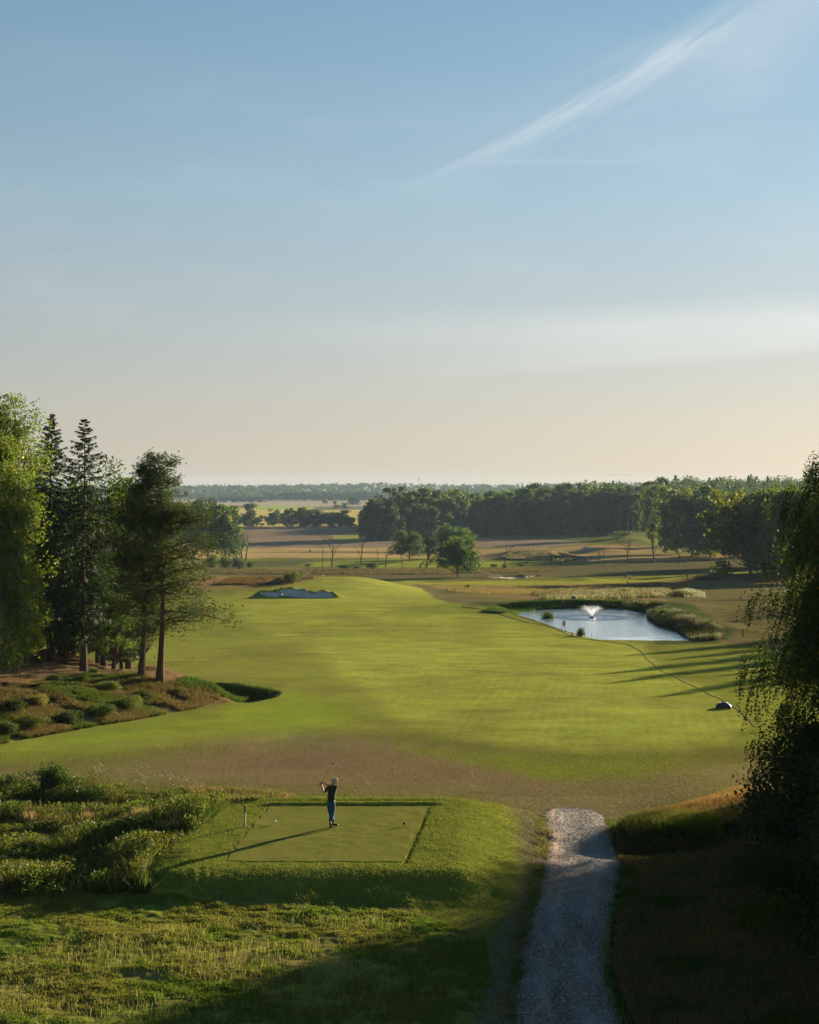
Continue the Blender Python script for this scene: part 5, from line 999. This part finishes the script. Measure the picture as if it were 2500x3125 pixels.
def figure(name, label, loc, rz, J, hair, shirt, leg, shoe, pose_hand=None, group=None, cap=None, sub=2):
    """J: joints in metres, person facing +Y"""
    t = thing(name, label, 'person', loc, rz, group); g_ = lambda n: tuple(J[n])
    body = {n: (g_(n), r) for n, r in dict(pelvis=.09, waist=.08, chest=.10, neck=.055, head0=.062, head=.092, crown=.062, shl=.055, ell=.040, wrl=.028, hal=(.04, .022), shr=.055, elr=.040, wrr=.028, har=(.04, .022),
            hpl=.085, knl=.055, anl=.036, tol=.03, hpr=.085, knr=.055, anr=.036, tor=.03).items()}
    E = [('pelvis', 'waist'), ('waist', 'chest'), ('chest', 'neck'), ('neck', 'head0'), ('head0', 'head'), ('head', 'crown'), ('chest', 'shl'), ('shl', 'ell'), ('ell', 'wrl'), ('wrl', 'hal'), ('chest', 'shr'), ('shr', 'elr'), ('elr', 'wrr'), ('wrr', 'har'),
         ('pelvis', 'hpl'), ('hpl', 'knl'), ('knl', 'anl'), ('anl', 'tol'), ('pelvis', 'hpr'), ('hpr', 'knr'), ('knr', 'anr'), ('anr', 'tor')]
    def extra(g):
        hd = np.array(J['head']); hf = np.array(J.get('face', (0, 1, 0)), float); hf /= np.linalg.norm(hf); sdv = np.cross(hf, (0, 0, 1)); up = np.array((0, 0, 1.))
        for s in (-1, 1):
            V, F = ell(.012, .022, .03, hd + sdv * s * .088 + up * .005, 6, 5); g.add(V, F)           # ears
            V, F = ell(.012, .012, .009, hd + hf * .083 + sdv * s * .032 + up * .015, 6, 4); g.add(V, F)
        V, F = ell(.013, .02, .024, hd + hf * .097 - up * .012, 6, 5); g.add(V, F)
        V, F = ell(.026, .01, .007, hd + hf * .086 - up * .048, 6, 4); g.add(V, F)
        for h, w, sg in (('hal', 'wrl', -1), ('har', 'wrr', 1)):
            a, b = np.array(J[w]), np.array(J[h]); d = (b - a) / (np.linalg.norm(b - a) + 1e-6); gr = pose_hand if pose_hand is not None else np.array([1, 0, 0.])
            cr = np.cross(d, gr); cr /= np.linalg.norm(cr) + 1e-6
            for q in range(4):
                r0 = b + gr * (q - 1.5) * .020 + d * .015; l = (.034, .040, .037, .028)[q]
                add_tube(g, np.array([r0, r0 + d * l, r0 + d * l * 1.25 + cr * l * .6, r0 + d * l * .75 + cr * l * 1.15]), [.0095, .009, .0085, .007], 5)
            r0 = a + d * .03 + gr * .035; add_tube(g, np.array([r0, r0 + d * .03 + gr * .018, r0 + d * .055 + gr * .008 + cr * .02]), [.011, .010, .008], 5)
    skinobj('body', body, E, 'pelvis', M_skin, t, extra, sub)
    mid = lambda a, b, k: tuple(np.array(J[a]) * (1 - k) + np.array(J[b]) * k)
    sh = {'hem': (mid('pelvis', 'waist', -.35), (.205, .155)), 'waist': (g_('waist'), (.20, .15)), 'chest': (g_('chest'), (.198, .15)), 'col': (mid('chest', 'neck', .72), (.085, .08)), 'shl': (g_('shl'), .078), 'cfl': (mid('shl', 'ell', .82), .062), 'shr': (g_('shr'), .078), 'cfr': (mid('shr', 'elr', .82), .062)}
    skinobj('shirt', sh, [('hem', 'waist'), ('waist', 'chest'), ('chest', 'col'), ('chest', 'shl'), ('shl', 'cfl'), ('chest', 'shr'), ('shr', 'cfr')], 'chest', shirt, t, None, sub)
    tz = {'top': (mid('pelvis', 'waist', .2), (.148, .112)), 'pelvis': (g_('pelvis'), (.155, .12)), 'hpl': (mid('hpl', 'knl', .12), .103), 'knl': (g_('knl'), .088), 'anl': (mid('knl', 'anl', .93), .078), 'hpr': (mid('hpr', 'knr', .12), .103), 'knr': (g_('knr'), .088), 'anr': (mid('knr', 'anr', .93), .078)}
    skinobj('trousers', tz, [('top', 'pelvis'), ('pelvis', 'hpl'), ('hpl', 'knl'), ('knl', 'anl'), ('pelvis', 'hpr'), ('hpr', 'knr'), ('knr', 'anr')], 'pelvis', leg, t, None, sub)
    for a, b in (('anl', 'tol'), ('anr', 'tor')):
        A, B = np.array(J[a]), np.array(J[b]); d = (B - A); d /= np.linalg.norm(d); g = Geo(); dn = np.array([0, 0, -.03]) if d[2] > -.75 else np.array([0, -.03, 0])
        add_tube(g, np.array([A - d * .045 + dn, A + dn * .9, (A + B) / 2 + dn * .3, B, B + d * .045]), [.022, .045, .044, .042, .018], 8); g.obj('shoe', shoe, t, True)
    hd = np.array(J['head']); hf = np.array(J.get('face', (0, 1, 0)), float); g = Geo()
    V, F = ell(.102, .106, .082, hd - hf * .018 + np.array([0, 0, .030]), 14, 10); rng = np.random.default_rng(2); V += rng.normal(size=V.shape) * .004; g.add(V, F)
    if not cap:
        V, F = ell(.078, .045, .05, hd - hf * .06 + np.array([0, 0, -.035]), 12, 8); g.add(V, F)
        P = hd - hf * .02 + np.array([0, 0, .04]) + unit(rng, 500) * np.array([.1, .1, .095]); D = unit(rng, 500) * .6 + (P - hd) / .12; D /= np.linalg.norm(D, axis=1)[:, None]; k = (P @ hf) < (hd @ hf + .05)
        needles(g, P[k], D[k], .035, .006, rng, (.5, .5, .5), 0)
    else: add_tube(g, np.array([hd + hf * .06 + [0, 0, .04], hd + hf * .17 + [0, 0, .025]]), [.07, .05], 8)
    g.obj('cap' if cap else 'hair', hair, t, True); return t
GX, GY, GZ = (1010 - CX) / F0 * 58.45, 58.45, 0.02
JG = dict(pelvis=(.01, -.01, .93), waist=(.02, 0, 1.08), chest=(.045, 0, 1.27), neck=(.085, .0, 1.47), head0=(.10, .01, 1.535), head=(.125, .02, 1.60), crown=(.13, .02, 1.655), face=(-.45, .85, .05),
    shl=(-.075, -.01, 1.385), ell=(-.235, .0, 1.20), wrl=(-.325, .11, 1.43), hal=(-.345, .14, 1.50), shr=(.165, .04, 1.40), elr=(-.02, .24, 1.40), wrr=(-.25, .17, 1.50), har=(-.315, .15, 1.52),
    hpl=(-.075, .02, .87), knl=(-.005, .12, .48), anl=(.075, .24, .09), tol=(.20, .27, .045), hpr=(.085, -.02, .87), knr=(.045, .03, .47), anr=(-.01, -.20, .21), tor=(.015, -.13, .045))
HA = np.array([-.35, .16, 1.47]); HB = np.array([.05, -.40, 2.26]); cd = (HB - HA) / np.linalg.norm(HB - HA)
gol = figure('person', 'golfer in dark shirt and blue jeans finishing a swing on the tee, seen from behind', (GX, GY, GZ), 0, JG, M_hair, M_shirt, M_jeans, M_black, cd)
t = thing('golf_club', 'long golf club held up over the shoulder by the golfer on the tee', 'golf club', (GX, GY, GZ))
g = Geo(); add_tube(g, np.array([HA + cd * .14, HB]), [.0075, .0055], 6); g.obj('shaft', M_steel, t, True)
g = Geo(); add_tube(g, np.array([HA - cd * .12, HA + cd * .16]), [.014, .011], 7); g.obj('grip', M_black, t, True)
g = Geo(); V, F = ell(.045, .035, .022, HB + np.array([.045, 0, .0]), 10, 7); g.add(V, F); g.obj('club_head', M_black, t, True)
def walk(st=.26, lean=.06, arm=.35, flip=1):
    return dict(pelvis=(0, 0, .95), waist=(0, lean * .3, 1.09), chest=(0, lean * .8, 1.28), neck=(0, lean * 1.2, 1.47), head0=(0, lean * 1.4, 1.535), head=(0, lean * 1.6 + .01, 1.61), crown=(0, lean * 1.6, 1.665), face=(0, 1, 0),
        shl=(-.17, lean, 1.40), ell=(-.22, lean + arm * .4, 1.16), wrl=(-.2, lean + arm, 1.02), hal=(-.2, lean + arm + .07, 1.0), shr=(.17, lean, 1.40), elr=(.23, -.08, 1.14), wrr=(.22, .02, .92), har=(.22, .04, .85),
        hpl=(-.09, 0, .90), knl=(-.09, st * .75 * flip, .50), anl=(-.09, st * flip, .09), tol=(-.09, st * flip + .13, .045), hpr=(.09, 0, .90), knr=(.09, -st * .15 * flip, .48), anr=(.09, -st * 1.15 * flip, .13), tor=(.09, -st * 1.15 * flip + .12, .045))
M_dk = plain('dark_cloth', (.03, .035, .04), .9); M_gr = plain('grey_cloth', (.22, .25, .26), .9); M_pale = plain('pale_cloth', (.55, .58, .6), .9); M_navy = plain('navy_cloth', (.02, .04, .09), .9)
def far_person(px, py, rz, sh, leg, cap, lab, group, sc=1.0, st=.3, flip=1):
    X, Y, z = W(px, py); t = figure('person', lab, (X, Y, z), rz, walk(st, flip=flip), cap, sh, leg, M_dk, None, group, cap=True, sub=1); t.scale = (sc, sc, sc)
def trolley(px, py, rz, m1, lab, group):
    X, Y, z = W(px, py); t = thing('golf_trolley', lab, 'golf trolley', (X, Y, z), rz, group)
    g = Geo(); add_tube(g, np.array([(0, .25, .30), (0, -.38, 1.0)]), [.025, .02], 5); add_tube(g, np.array([(-.3, .1, .15), (.3, .1, .15)]), .02, 5); add_tube(g, np.array([(-.12, -.4, 1.02), (.12, -.4, 1.02)]), .02, 5); add_tube(g, np.array([(0, .1, .15), (0, .35, .28)]), .02, 5); g.obj('frame', M_dk, t)
    g = Geo(); add_tube(g, np.array([(0, .33, .22), (0, .28, .3), (0, -.02, .92), (0, -.08, 1.02)]), [.10, .13, .12, .13], 10); b = g.obj('bag', m1, t, True)
    g = Geo()
    for k in range(6): a = k * 1.05; add_tube(g, np.array([(math.cos(a) * .06, -.06 + math.sin(a) * .04, 1.0), (math.cos(a) * .09, -.16 + math.sin(a) * .05, 1.22)]), [.01, .03], 5)
    g.obj('clubs', M_steel, b)
    for s in (-1, 1):
        g = Geo(); V, F = lathe([(.02, -.02), (.14, -.025), (.15, 0), (.14, .025), (.02, .02)], 14); V = V[:, [2, 1, 0]] + np.array([s * .3, .1, .15]); g.add(V, F); g.obj('wheel', M_black, t)
GA, GB = 'golfers on the far fairway', 'golfers by the far hillock'
far_person(1906, 1768, -1.35, M_dk, M_dk, M_pale, 'golfer in dark clothes pushing a trolley along the sunlit far fairway', GA, 1.0, .34); trolley(1921, 1768, -1.35, M_gr, 'golf trolley with grey bag pushed along the far fairway', 'golf trolleys')
far_person(2098, 1770, -1.2, M_dk, M_dk, M_pale, 'golfer with pale cap walking beside the dark heathery hump', GA, 1.0, .34); trolley(2130, 1766, -1.2, M_dk, 'golf trolley beyond the hump ahead of the right golfer', 'golf trolleys')
far_person(1752, 1712, .3, M_dk, M_dk, M_dk, 'golfer all in black standing left of the golf bags', GB, 1.0, .22); trolley(1771, 1712, .9, M_dk, 'dark golf trolley right of the golfer in black', 'golf trolleys')
far_person(1793, 1712, 1.2, M_gr, M_pale, M_dk, 'golfer in pale trousers, left of the standing pair', GB, .97, .12); far_person(1798, 1711, .2, M_navy, M_dk, M_dk, 'golfer in navy, right of the standing pair', GB, 1.0, .1)
trolley(1787, 1713, .9, M_navy, 'golf trolley with navy bag before the standing pair', 'golf trolleys'); trolley(1823, 1714, .9, M_dk, 'dark golf trolley beside the short bare tree', 'golf trolleys')
far_person(1830, 1713, .8, M_gr, M_pale, M_dk, 'golfer in grey and white beside the short bare tree', GB, .97, .15)

# ------------------------------------------------------------------ tee furniture
def marker(px, py, m, lab):
    X, Y, z = W(px, py); z = max(z, .0); t = thing('tee_marker', lab, 'tee marker', (X, Y, z + .01), 0, 'tee markers'); g = Geo(); V, F = lathe([(.003, -.04), (.004, .045), (.018, .06), (.048, .12), (.050, .135), (.030, .15), (.001, .153)], 12); g.add(V, F); g.obj('cone', m, t, True)
    g = Geo(); V, F = ell(.02, .02, .014, (0, 0, .158), 8, 6); g.add(V, F); g.obj('cap', M_white, t, True)
marker(839, 2518, M_white, 'small pale tee marker left of the golfer'); marker(1234, 2523, M_black, 'small dark cone tee marker right of the golfer')
X, Y, z = W(748, 2523); t = thing('distance_post', 'slim white post with a dark upper half standing left of the tee', 'post', (X, Y, z - .03)); g = Geo(); add_box(g, .055, .055, .50, (0, 0, .25), .006); g.obj('post', plain('weathered_white', (.52, .50, .42), .7, 0, .15), t)
g = Geo(); add_box(g, .058, .058, .24, (0, 0, .625), .006); g.obj('dark_band', M_black, t); g = Geo(); add_box(g, .05, .05, .05, (.004, 0, .77), .012); g.obj('cap', plain('mossy_cap', (.38, .40, .28), .8), t)
g = Geo(); add_box(g, .022, .004, .07, (.018, -.031, .50), .0); g.obj('plate', M_white, t)
M_red = plain('red_paint', (.33, .035, .02), .6, 0, .15)
def stake(px, py, top, m, lab, w=.045, name='red_stake', cat='stake', group='red stakes', lean=0):
    X, Y, z = W(px, py); h = (py - top) * Y / F0; o = None; g = Geo(); add_tube(g, np.array([(0, 0, -.1), (lean * h, 0, h * .93), (lean * h, 0, h)]), [w / 2 * 1.4, w / 2 * 1.4, w / 2 * .7], 4); o = g.obj(name, m, None, False, (X, Y, z)); tag(o, lab, cat, group)
stake(708, 2430, 2408, M_red, 'short red stake at the end of the ditch behind the tee'); stake(149, 2220, 2194, M_red, 'red stake in the bushes at the foot of the left bank', .05); stake(654, 2122, 2100, M_red, 'red stake on the tip of the wooded bank', .04)
stake(2267, 1946, 1918, M_red, 'dark red stake in the shaded grass right of the pond', .07)
M_wood = plain('old_wood', (.12, .09, .06), .9, 0, .3)
stake(1714, 1926, 1912, M_wood, 'small grey stake left of the round sign', .05, 'wooden_stake', 'stake', 'small stakes on the pond bank'); stake(1746, 1941, 1930, M_wood, 'short brown stake between the round sign and the small bush', .08, 'wooden_stake', 'stake', 'small stakes on the pond bank'); stake(1809, 1950, 1930, M_pale, 'thin pale stake right of the small pond bush', .04, 'wooden_stake', 'stake', 'small stakes on the pond bank', -.25)
stake(813, 1734, 1724, M_white, 'small white post by the dark hollow left behind the green', .35, 'white_post', 'post', None); stake(1728, 1718, 1707, M_wood, 'short dark post left of the golfer in black', .3, 'wooden_post', 'post', 'short far posts'); stake(2089, 1718, 1707, M_wood, 'short dark post in the shaded rough before the oaks', .3, 'wooden_post', 'post', 'short far posts')
stake(947, 1684, 1677, M_wood, 'tiny dark post in the golden field', .4, 'wooden_post', 'post', 'short far posts'); stake(1915, 1782, 1772, M_wood, 'thin dark post in the tan grass below the trolley golfer', .15, 'wooden_post', 'post', 'short far posts')
X, Y, z, h = at_b(985, 1745, 1660); t = thing('aiming_pole', 'very tall thin grey pole with a white tip behind the green', 'pole', (X, Y, z)); g = Geo(); add_tube(g, np.array([(0, 0, -.2), (0, 0, h * .97)]), [.10, .06], 6); g.obj('pole', M_dead, t); g = Geo(); V, F = ell(.14, .14, .16, (0, 0, h * .98), 8, 6); g.add(V, F); g.obj('tip', M_white, t, True)
# white bird on the green
X, Y, z = W(986, 1762); t = thing('white_bird', 'small white long-necked bird standing at the back of the green', 'bird', (X, Y, z))
g = Geo(); add_tube(g, np.array([(-.26, 0, .16), (-.14, 0, .20), (.0, 0, .24), (.10, 0, .30), (.12, 0, .42), (.09, 0, .50), (.10, 0, .53), (.07, 0, .54)]), [.02, .07, .11, .08, .045, .04, .05, .03], 9)
for s in (-1, 1): add_tube(g, np.array([(.0, s * .04, .2), (.0, s * .04, 0)]), .014, 5)
g.obj('body', M_white, t, True); g = Geo(); add_tube(g, np.array([(.07, 0, .54), (-.03, 0, .53)]), [.02, .004], 6); g.obj('beak', plain('beak', (.5, .25, .05), .6), t)
# round sign
X, Y, z = W(1727, 1928); t = thing('round_sign', 'round red and white sign on a leaning post at the pond edge', 'sign', (X, Y, z), math.radians(52)); s_ = Y / F0
hp = 34 * s_; g = Geo(); add_tube(g, np.array([(0.0, 0, -.1), (-.22 * 1.3, 0, hp * .55)]), .035, 6); g.obj('post', M_black, t)
cen = np.array([-.35, .0, hp * .76]); up = np.array([-.20, 0, .98])
def disc(r0, r1, y0, y1, n=28):
    V, F = lathe([(r0, y0), (r1, y0), (r1, y1), (r0, y1), (r0, y0)], n); return V[:, [0, 2, 1]] * np.array([1, 1, 1.]) + cen, F[:, ::-1]
g = Geo(); V, F = disc(.001, .27, -.012, .012); g.add(V, F); pl_ = g.obj('face', M_white, t); g = Geo(); V, F = disc(.185, .30, -.022, .022); g.add(V, F); g.obj('rim', plain('dark_red', (.16, .018, .03), .5), t)
g = Geo(); add_box(g, .42, .05, .075, (0, 0, 0)); V = g.V[0]; c_, s__ = math.cos(-.75), math.sin(-.75); g.V[0] = np.c_[V[:, 0] * c_ - V[:, 2] * s__, V[:, 1], V[:, 0] * s__ + V[:, 2] * c_] + cen; g.obj('bar', plain('sign_red', (.30, .03, .05), .5), t)
# utility box behind the pond
X, Y, z = W(1750, 1832); t = thing('utility_box', 'grey utility box in the grass behind the pond fountain', 'utility box', (X, Y, z), .5); g = Geo(); add_box(g, .45, .4, .5, (0, 0, .25), .015); g.obj('cabinet', plain('grey_metal', (.12, .15, .19), .5), t); g = Geo(); add_box(g, .5, .45, .05, (0, 0, .53), .01); g.obj('lid', plain('grey_lid', (.2, .2, .2), .5), t); g = Geo(); add_box(g, .38, .012, .42, (0, -.208, .25), .0); g.obj('door', plain('grey_door', (.16, .18, .2), .5), t)
# fountain
t = thing('fountain', 'pond fountain throwing a spreading white spray from a dark float', 'fountain', (FX, FY, WATER))
g = Geo(); V, F = lathe([(.01, -.06), (.34, -.06), (.38, 0), (.34, .07), (.12, .09), (.07, .16), (.01, .16)], 20); g.add(V, F); g.obj('float', M_black, t, True)
m, nt, p, o_ = mat('spray'); p.inputs['Base Color'].default_value = (.75, .82, .86, 1); p.inputs['Roughness'].default_value = .25; p.inputs['Specular IOR Level'].default_value = .8
tr_ = nt.nodes.new('ShaderNodeBsdfTranslucent'); tr_.inputs[0].default_value = (.85, .9, .95, 1); mx = nt.nodes.new('ShaderNodeMixShader'); mx.inputs[0].default_value = .55; nt.links.new(p.outputs[0], mx.inputs[1]); nt.links.new(tr_.outputs[0], mx.inputs[2]); nt.links.new(mx.outputs[0], o_.inputs[0])
rng = np.random.default_rng(9); n = 15000; az = rng.uniform(0, 6.283, n); ang = np.radians(90 - rng.uniform(17, 35, n)); v = rng.normal(5.15, .15, n) * (1 - .12 * rng.random(n) ** 3); T = 2 * v * np.sin(ang) / 9.81; f_ = rng.random(n); tt = T * f_
rad = v * np.cos(ang) * tt; hh = v * np.sin(ang) * tt - 4.905 * tt * tt + .14; k = (hh > 0) & (rng.random(n) < np.where(f_ < .5, .6, np.exp(-(f_ - .5) * 9) * .5)); P = np.c_[np.cos(az) * rad, np.sin(az) * rad, hh][k] + rng.normal(size=(k.sum(), 3)) * .03 * (.3 + hh[k])[:, None]
g = Geo(); leaves(g, P, .017 - .004 * (P[:, 2] > .9), rng, (.8, .8, .8), 0, .9); g.obj('spray', m, t)
# robot mower
X, Y, z = W(2208, 2162); t = thing('robot_mower', 'dark purple-grey robot lawn mower on the fairway beside the dark line', 'robot mower', (X, Y, z), math.radians(-12))
M_mow = plain('mower_shell', (.035, .028, .05), .35, 0, .1, 3, 0, .6); M_mow2 = plain('mower_top', (.12, .14, .17), .3, 0, .1, 3, 0, .6)
def loft(g, secs, n=22):
    rings = []
    for (zc, rx, ry, ox, e) in secs:
        a = np.arange(n) * 2 * math.pi / n; rings.append(np.c_[np.sign(np.cos(a)) * np.abs(np.cos(a)) ** e * rx + ox, np.sign(np.sin(a)) * np.abs(np.sin(a)) ** e * ry, np.full(n, zc)])
    V = np.concatenate(rings); m_ = len(secs); i, j = np.meshgrid(np.arange(m_ - 1), np.arange(n), indexing='ij'); g.add(V, np.stack([i * n + j, i * n + (j + 1) % n, (i + 1) * n + (j + 1) % n, (i + 1) * n + j], -1).reshape(-1, 4))
g = Geo(); loft(g, [(.05, .01, .01, 0, .7), (.05, .40, .30, 0, .7), (.10, .455, .34, 0, .7), (.16, .45, .335, 0, .75), (.22, .40, .29, 0, .8), (.25, .33, .24, 0, .85), (.262, .01, .01, 0, 1)]); g.obj('shell', M_mow, t, True)
g = Geo()
for s in (-1, 1): V, F = ell(.17, .13, .085, (s * .19, -.10, .235), 14, 8); g.add(V, F)
g.obj('front_cover', M_mow, t, True)
g = Geo(); loft(g, [(.25, .25, .15, 0, .8), (.31, .26, .16, 0, .8), (.345, .22, .13, 0, .85), (.36, .01, .01, 0, 1)]); g.V = [v + np.array([0, .07, 0]) for v in g.V]; tp_ = g.obj('top_cover', M_mow2, t, True)
g = Geo(); V, F = ell(.07, .07, .03, (.0, .05, .362), 12, 6); g.add(V, F); g.obj('button', M_black, tp_, True)
g = Geo(); add_tube(g, bez((.17, -.05, .27), (.20, -.02, .40), (.20, .12, .34), 8), .018, 6); add_tube(g, bez((-.17, -.05, .27), (-.20, -.02, .40), (-.20, .12, .34), 8), .014, 6); g.obj('handle', M_steel, t, True)
for sx in (-1, 1):
    for sy, r_ in ((-1, .09), (1, .13)):
        g = Geo(); V, F = lathe([(.02, -.05), (r_ * .95, -.05), (r_, -.03), (r_, .03), (r_ * .95, .05), (.02, .05)], 16); V = V[:, [2, 1, 0]] + np.array([sx * .36, sy * .22, r_ - .01]); g.add(V, F); g.obj('wheel', M_black, t, True)
# dark tube laid for the shadow along the edge of longer turf
pts = [(15, 160), (110, 172), (200, 195), (330, 235), (440, 255), (540, 300), (620, 316), (700, 325), (810, 340), (870, 370), (905, 415), (975, 470), (1080, 520), (1180, 570), (1250, 600), (1310, 635), (1380, 690), (1415, 738)]
Q = np.array([W(a / 1.568 + 1400, b / 1.568 + 1750)[:2] for a, b in pts]); sgl = np.r_[0, np.cumsum(np.linalg.norm(np.diff(Q, axis=0), axis=1))]; ss = np.arange(0, sgl[-1], .3)
QX = np.interp(ss, sgl, Q[:, 0]) + (fbm(ss, ss * 0, 2, 5, 3) - .5) * .12; QY = np.interp(ss, sgl, Q[:, 1]); g = Geo(); add_tube(g, np.c_[QX, QY, hz(QX, QY) + .004], .016 + .016 * fbm(ss, ss * 0, 1, 8, 2) + .02 * sm(QY, 115, 170), 6)
tag(g.obj('turf_shadow_line', plain('turf_shadow_dark', (.022, .026, .012), .9), None), 'thin dark line standing for the shadow at the edge of longer turf, from the pond bank to past the mower', 'turf_shadow_line')
# car far off behind the hillock
X, Y, z = W(1792, 1679); t = thing('parked_car', 'white car half hidden in the grass beyond the hillock', 'car', (X, Y, z), math.radians(8)); M_car = plain('car_paint', (.55, .6, .68), .25, 0, .03, 3, 0, .6); M_glass = plain('car_glass', (.03, .035, .04), .1, 0, .05, 3, 0, .8)
g = Geo(); prof = [(-2.1, .35), (-2.12, .75), (-1.95, .98), (-1.55, 1.42), (-.9, 1.52), (0, 1.50), (.5, 1.40), (1.15, 1.0), (1.9, .85), (2.12, .62), (2.12, .35)]
V = np.array([(x, s * (.85 if z_ < 1.1 else .68), z_) for s in (-1, 1) for x, z_ in prof]); n = len(prof); Fs = [[i, i + 1, n + i + 1, n + i] for i in range(n - 1)] + [list(range(n))[::-1], [n + i for i in range(n)]]; add_poly(g, V, Fs); g.obj('body', M_car, t)
for s in (-1, 1):
    g = Geo(); q = [(-1.5, .98), (-1.25, 1.38), (.3, 1.38), (.95, 1.0)]; V = np.array([(x, s * (.865 if z_ < 1.1 else .70), z_) for x, z_ in q]); add_poly(g, V, [[0, 1, 2, 3] if s < 0 else [3, 2, 1, 0]]); g.obj('side_window', M_glass, t)
g = Geo(); V = np.array([(.53, -.6, 1.40), (.53, .6, 1.40), (1.19, .72, 1.0), (1.19, -.72, 1.0)]) + np.array([.03, 0, .02]); add_poly(g, V, [[0, 3, 2, 1]]); g.obj('windscreen', M_glass, t)
for sx in (-1.3, 1.35):
    for sy in (-.78, .78): g = Geo(); V, F = lathe([(.02, -.1), (.3, -.1), (.32, 0), (.3, .1), (.02, .1)], 16); V = V[:, [0, 2, 1]] + np.array([sx, sy, .32]); g.add(V, F); g.obj('wheel', M_black, t)
# masts on the skyline
def mast(px, top, D, lab, w=.9):
    X = (px - CX) / F0 * D; z = gz(X, D); h = CZ - (top - HY) / F0 * D - z; t = thing('radio_mast', lab, 'radio mast', (X, D, z), 0, 'radio masts'); g = Geo()
    for k in range(3): a = k * 2.094; add_tube(g, np.array([(math.cos(a) * w * .6, math.sin(a) * w * .6, 0), (math.cos(a) * w * .25, math.sin(a) * w * .25, h)]), .16, 4)
    for q in range(int(h / 4)): r_ = w * (.6 - .35 * q * 4 / h); add_tube(g, np.array([(r_ * math.cos(q % 3 * 2.094), r_ * math.sin(q % 3 * 2.094), q * 4), (r_ * math.cos((q + 1) % 3 * 2.094), r_ * math.sin((q + 1) % 3 * 2.094), q * 4 + 4)]), .1, 4)
    g.obj('lattice', M_steel, t); g = Geo(); add_tube(g, np.array([(0, 0, h * .82), (0, 0, h * .93)]), w * .8, 8); g.obj('antennas', M_dead, t)
mast(1277, 1453, 3900, 'tall thin radio mast above the far woods'); mast(1650, 1468, 4000, 'faint radio mast above the wood right of centre'); mast(1416, 1470, 4300, 'faintest short radio mast on the skyline near the centre')
# flock
rr = random.Random(4); g = Geo()
for s in (-1, 1): V = np.array([(0, .12, 0), (0, -.18, 0), (s * .45, -.05, .22), (s * .95, -.22, .10), (s * .5, .12, .2)]); add_poly(g, V, [[0, 1, 2], [0, 2, 4], [2, 3, 4]] if s > 0 else [[0, 2, 1], [0, 4, 2], [2, 4, 3]])
add_tube(g, np.array([(0, -.45, 0), (0, -.2, 0), (0, .2, 0), (0, .55, .03), (0, .75, .03)]), [.02, .1, .12, .06, .02], 6); bm_ = g.mesh('flying_bird', M_dk)
for i, (px, py) in enumerate([(1858, 1449), (1864, 1449), (1871, 1448), (1878, 1448), (1885, 1448), (1893, 1448), (1899, 1447), (1905, 1448), (1911, 1449), (1917, 1450)]):
    D = 1500; o = link('flying_bird', bm_, None, ((px - CX) / F0 * D, D, CZ - (py + rr.uniform(-.6, .6) - HY) / F0 * D)); o.rotation_euler = (0, rr.uniform(-.2, .2), 1.2); o.scale = (1.0,) * 3; tag(o, 'tiny dark bird of the flock flying over the right skyline', 'bird', 'flock over the skyline')
# path-side stones: one pale stone in the bunker nose
X, Y, z = W(857, 1818); g = Geo(); rng = np.random.default_rng(77); V, F = ell(.42, .3, .22, (0, 0, .08), 12, 8); V *= 1 + .08 * rng.normal(size=(len(V), 1)); g.add(V, F); tag(g.obj('stone', plain('pale_stone', (.55, .50, .42), .9), None, True, (X, Y, z)), 'pale stone lying between the two bunkers', 'stone')
# leafy logs, stones on the bank
# air between here and the horizon
def haze():
    V, Fq = box(5200, 6400, 0, (0, 0, 0)); g = Geo(); V = np.array(V); zlo, zhi = -20.0, 47.0; V[:, 2] = np.where(np.arange(8) % 2 == 0, zlo, zhi) * 0
    V = np.array([(x, y, z) for z in (zlo - 1, zhi) for y in (-300, 7100) for x in (-3600, 3600)]); Fs = [[0, 2, 3, 1], [4, 5, 7, 6], [0, 1, 5, 4], [2, 6, 7, 3], [0, 4, 6, 2], [1, 3, 7, 5]]; add_poly(g, V, Fs)
    m = bpy.data.materials.new('haze'); m.use_nodes = True; nt = m.node_tree; nt.nodes.clear(); o = nt.nodes.new('ShaderNodeOutputMaterial'); v = nt.nodes.new('ShaderNodeVolumePrincipled')
    v.inputs['Color'].default_value = (.55, .78, 1.0, 1); v.inputs['Density'].default_value = HAZE; v.inputs['Anisotropy'].default_value = .0; nt.links.new(v.outputs[0], o.inputs['Volume'])
    o_ = g.obj('haze', m); o_['kind'] = 'stuff'; o_['label'] = 'thin blue evening haze over the plain'
HAZE = 0.6e-4
haze()
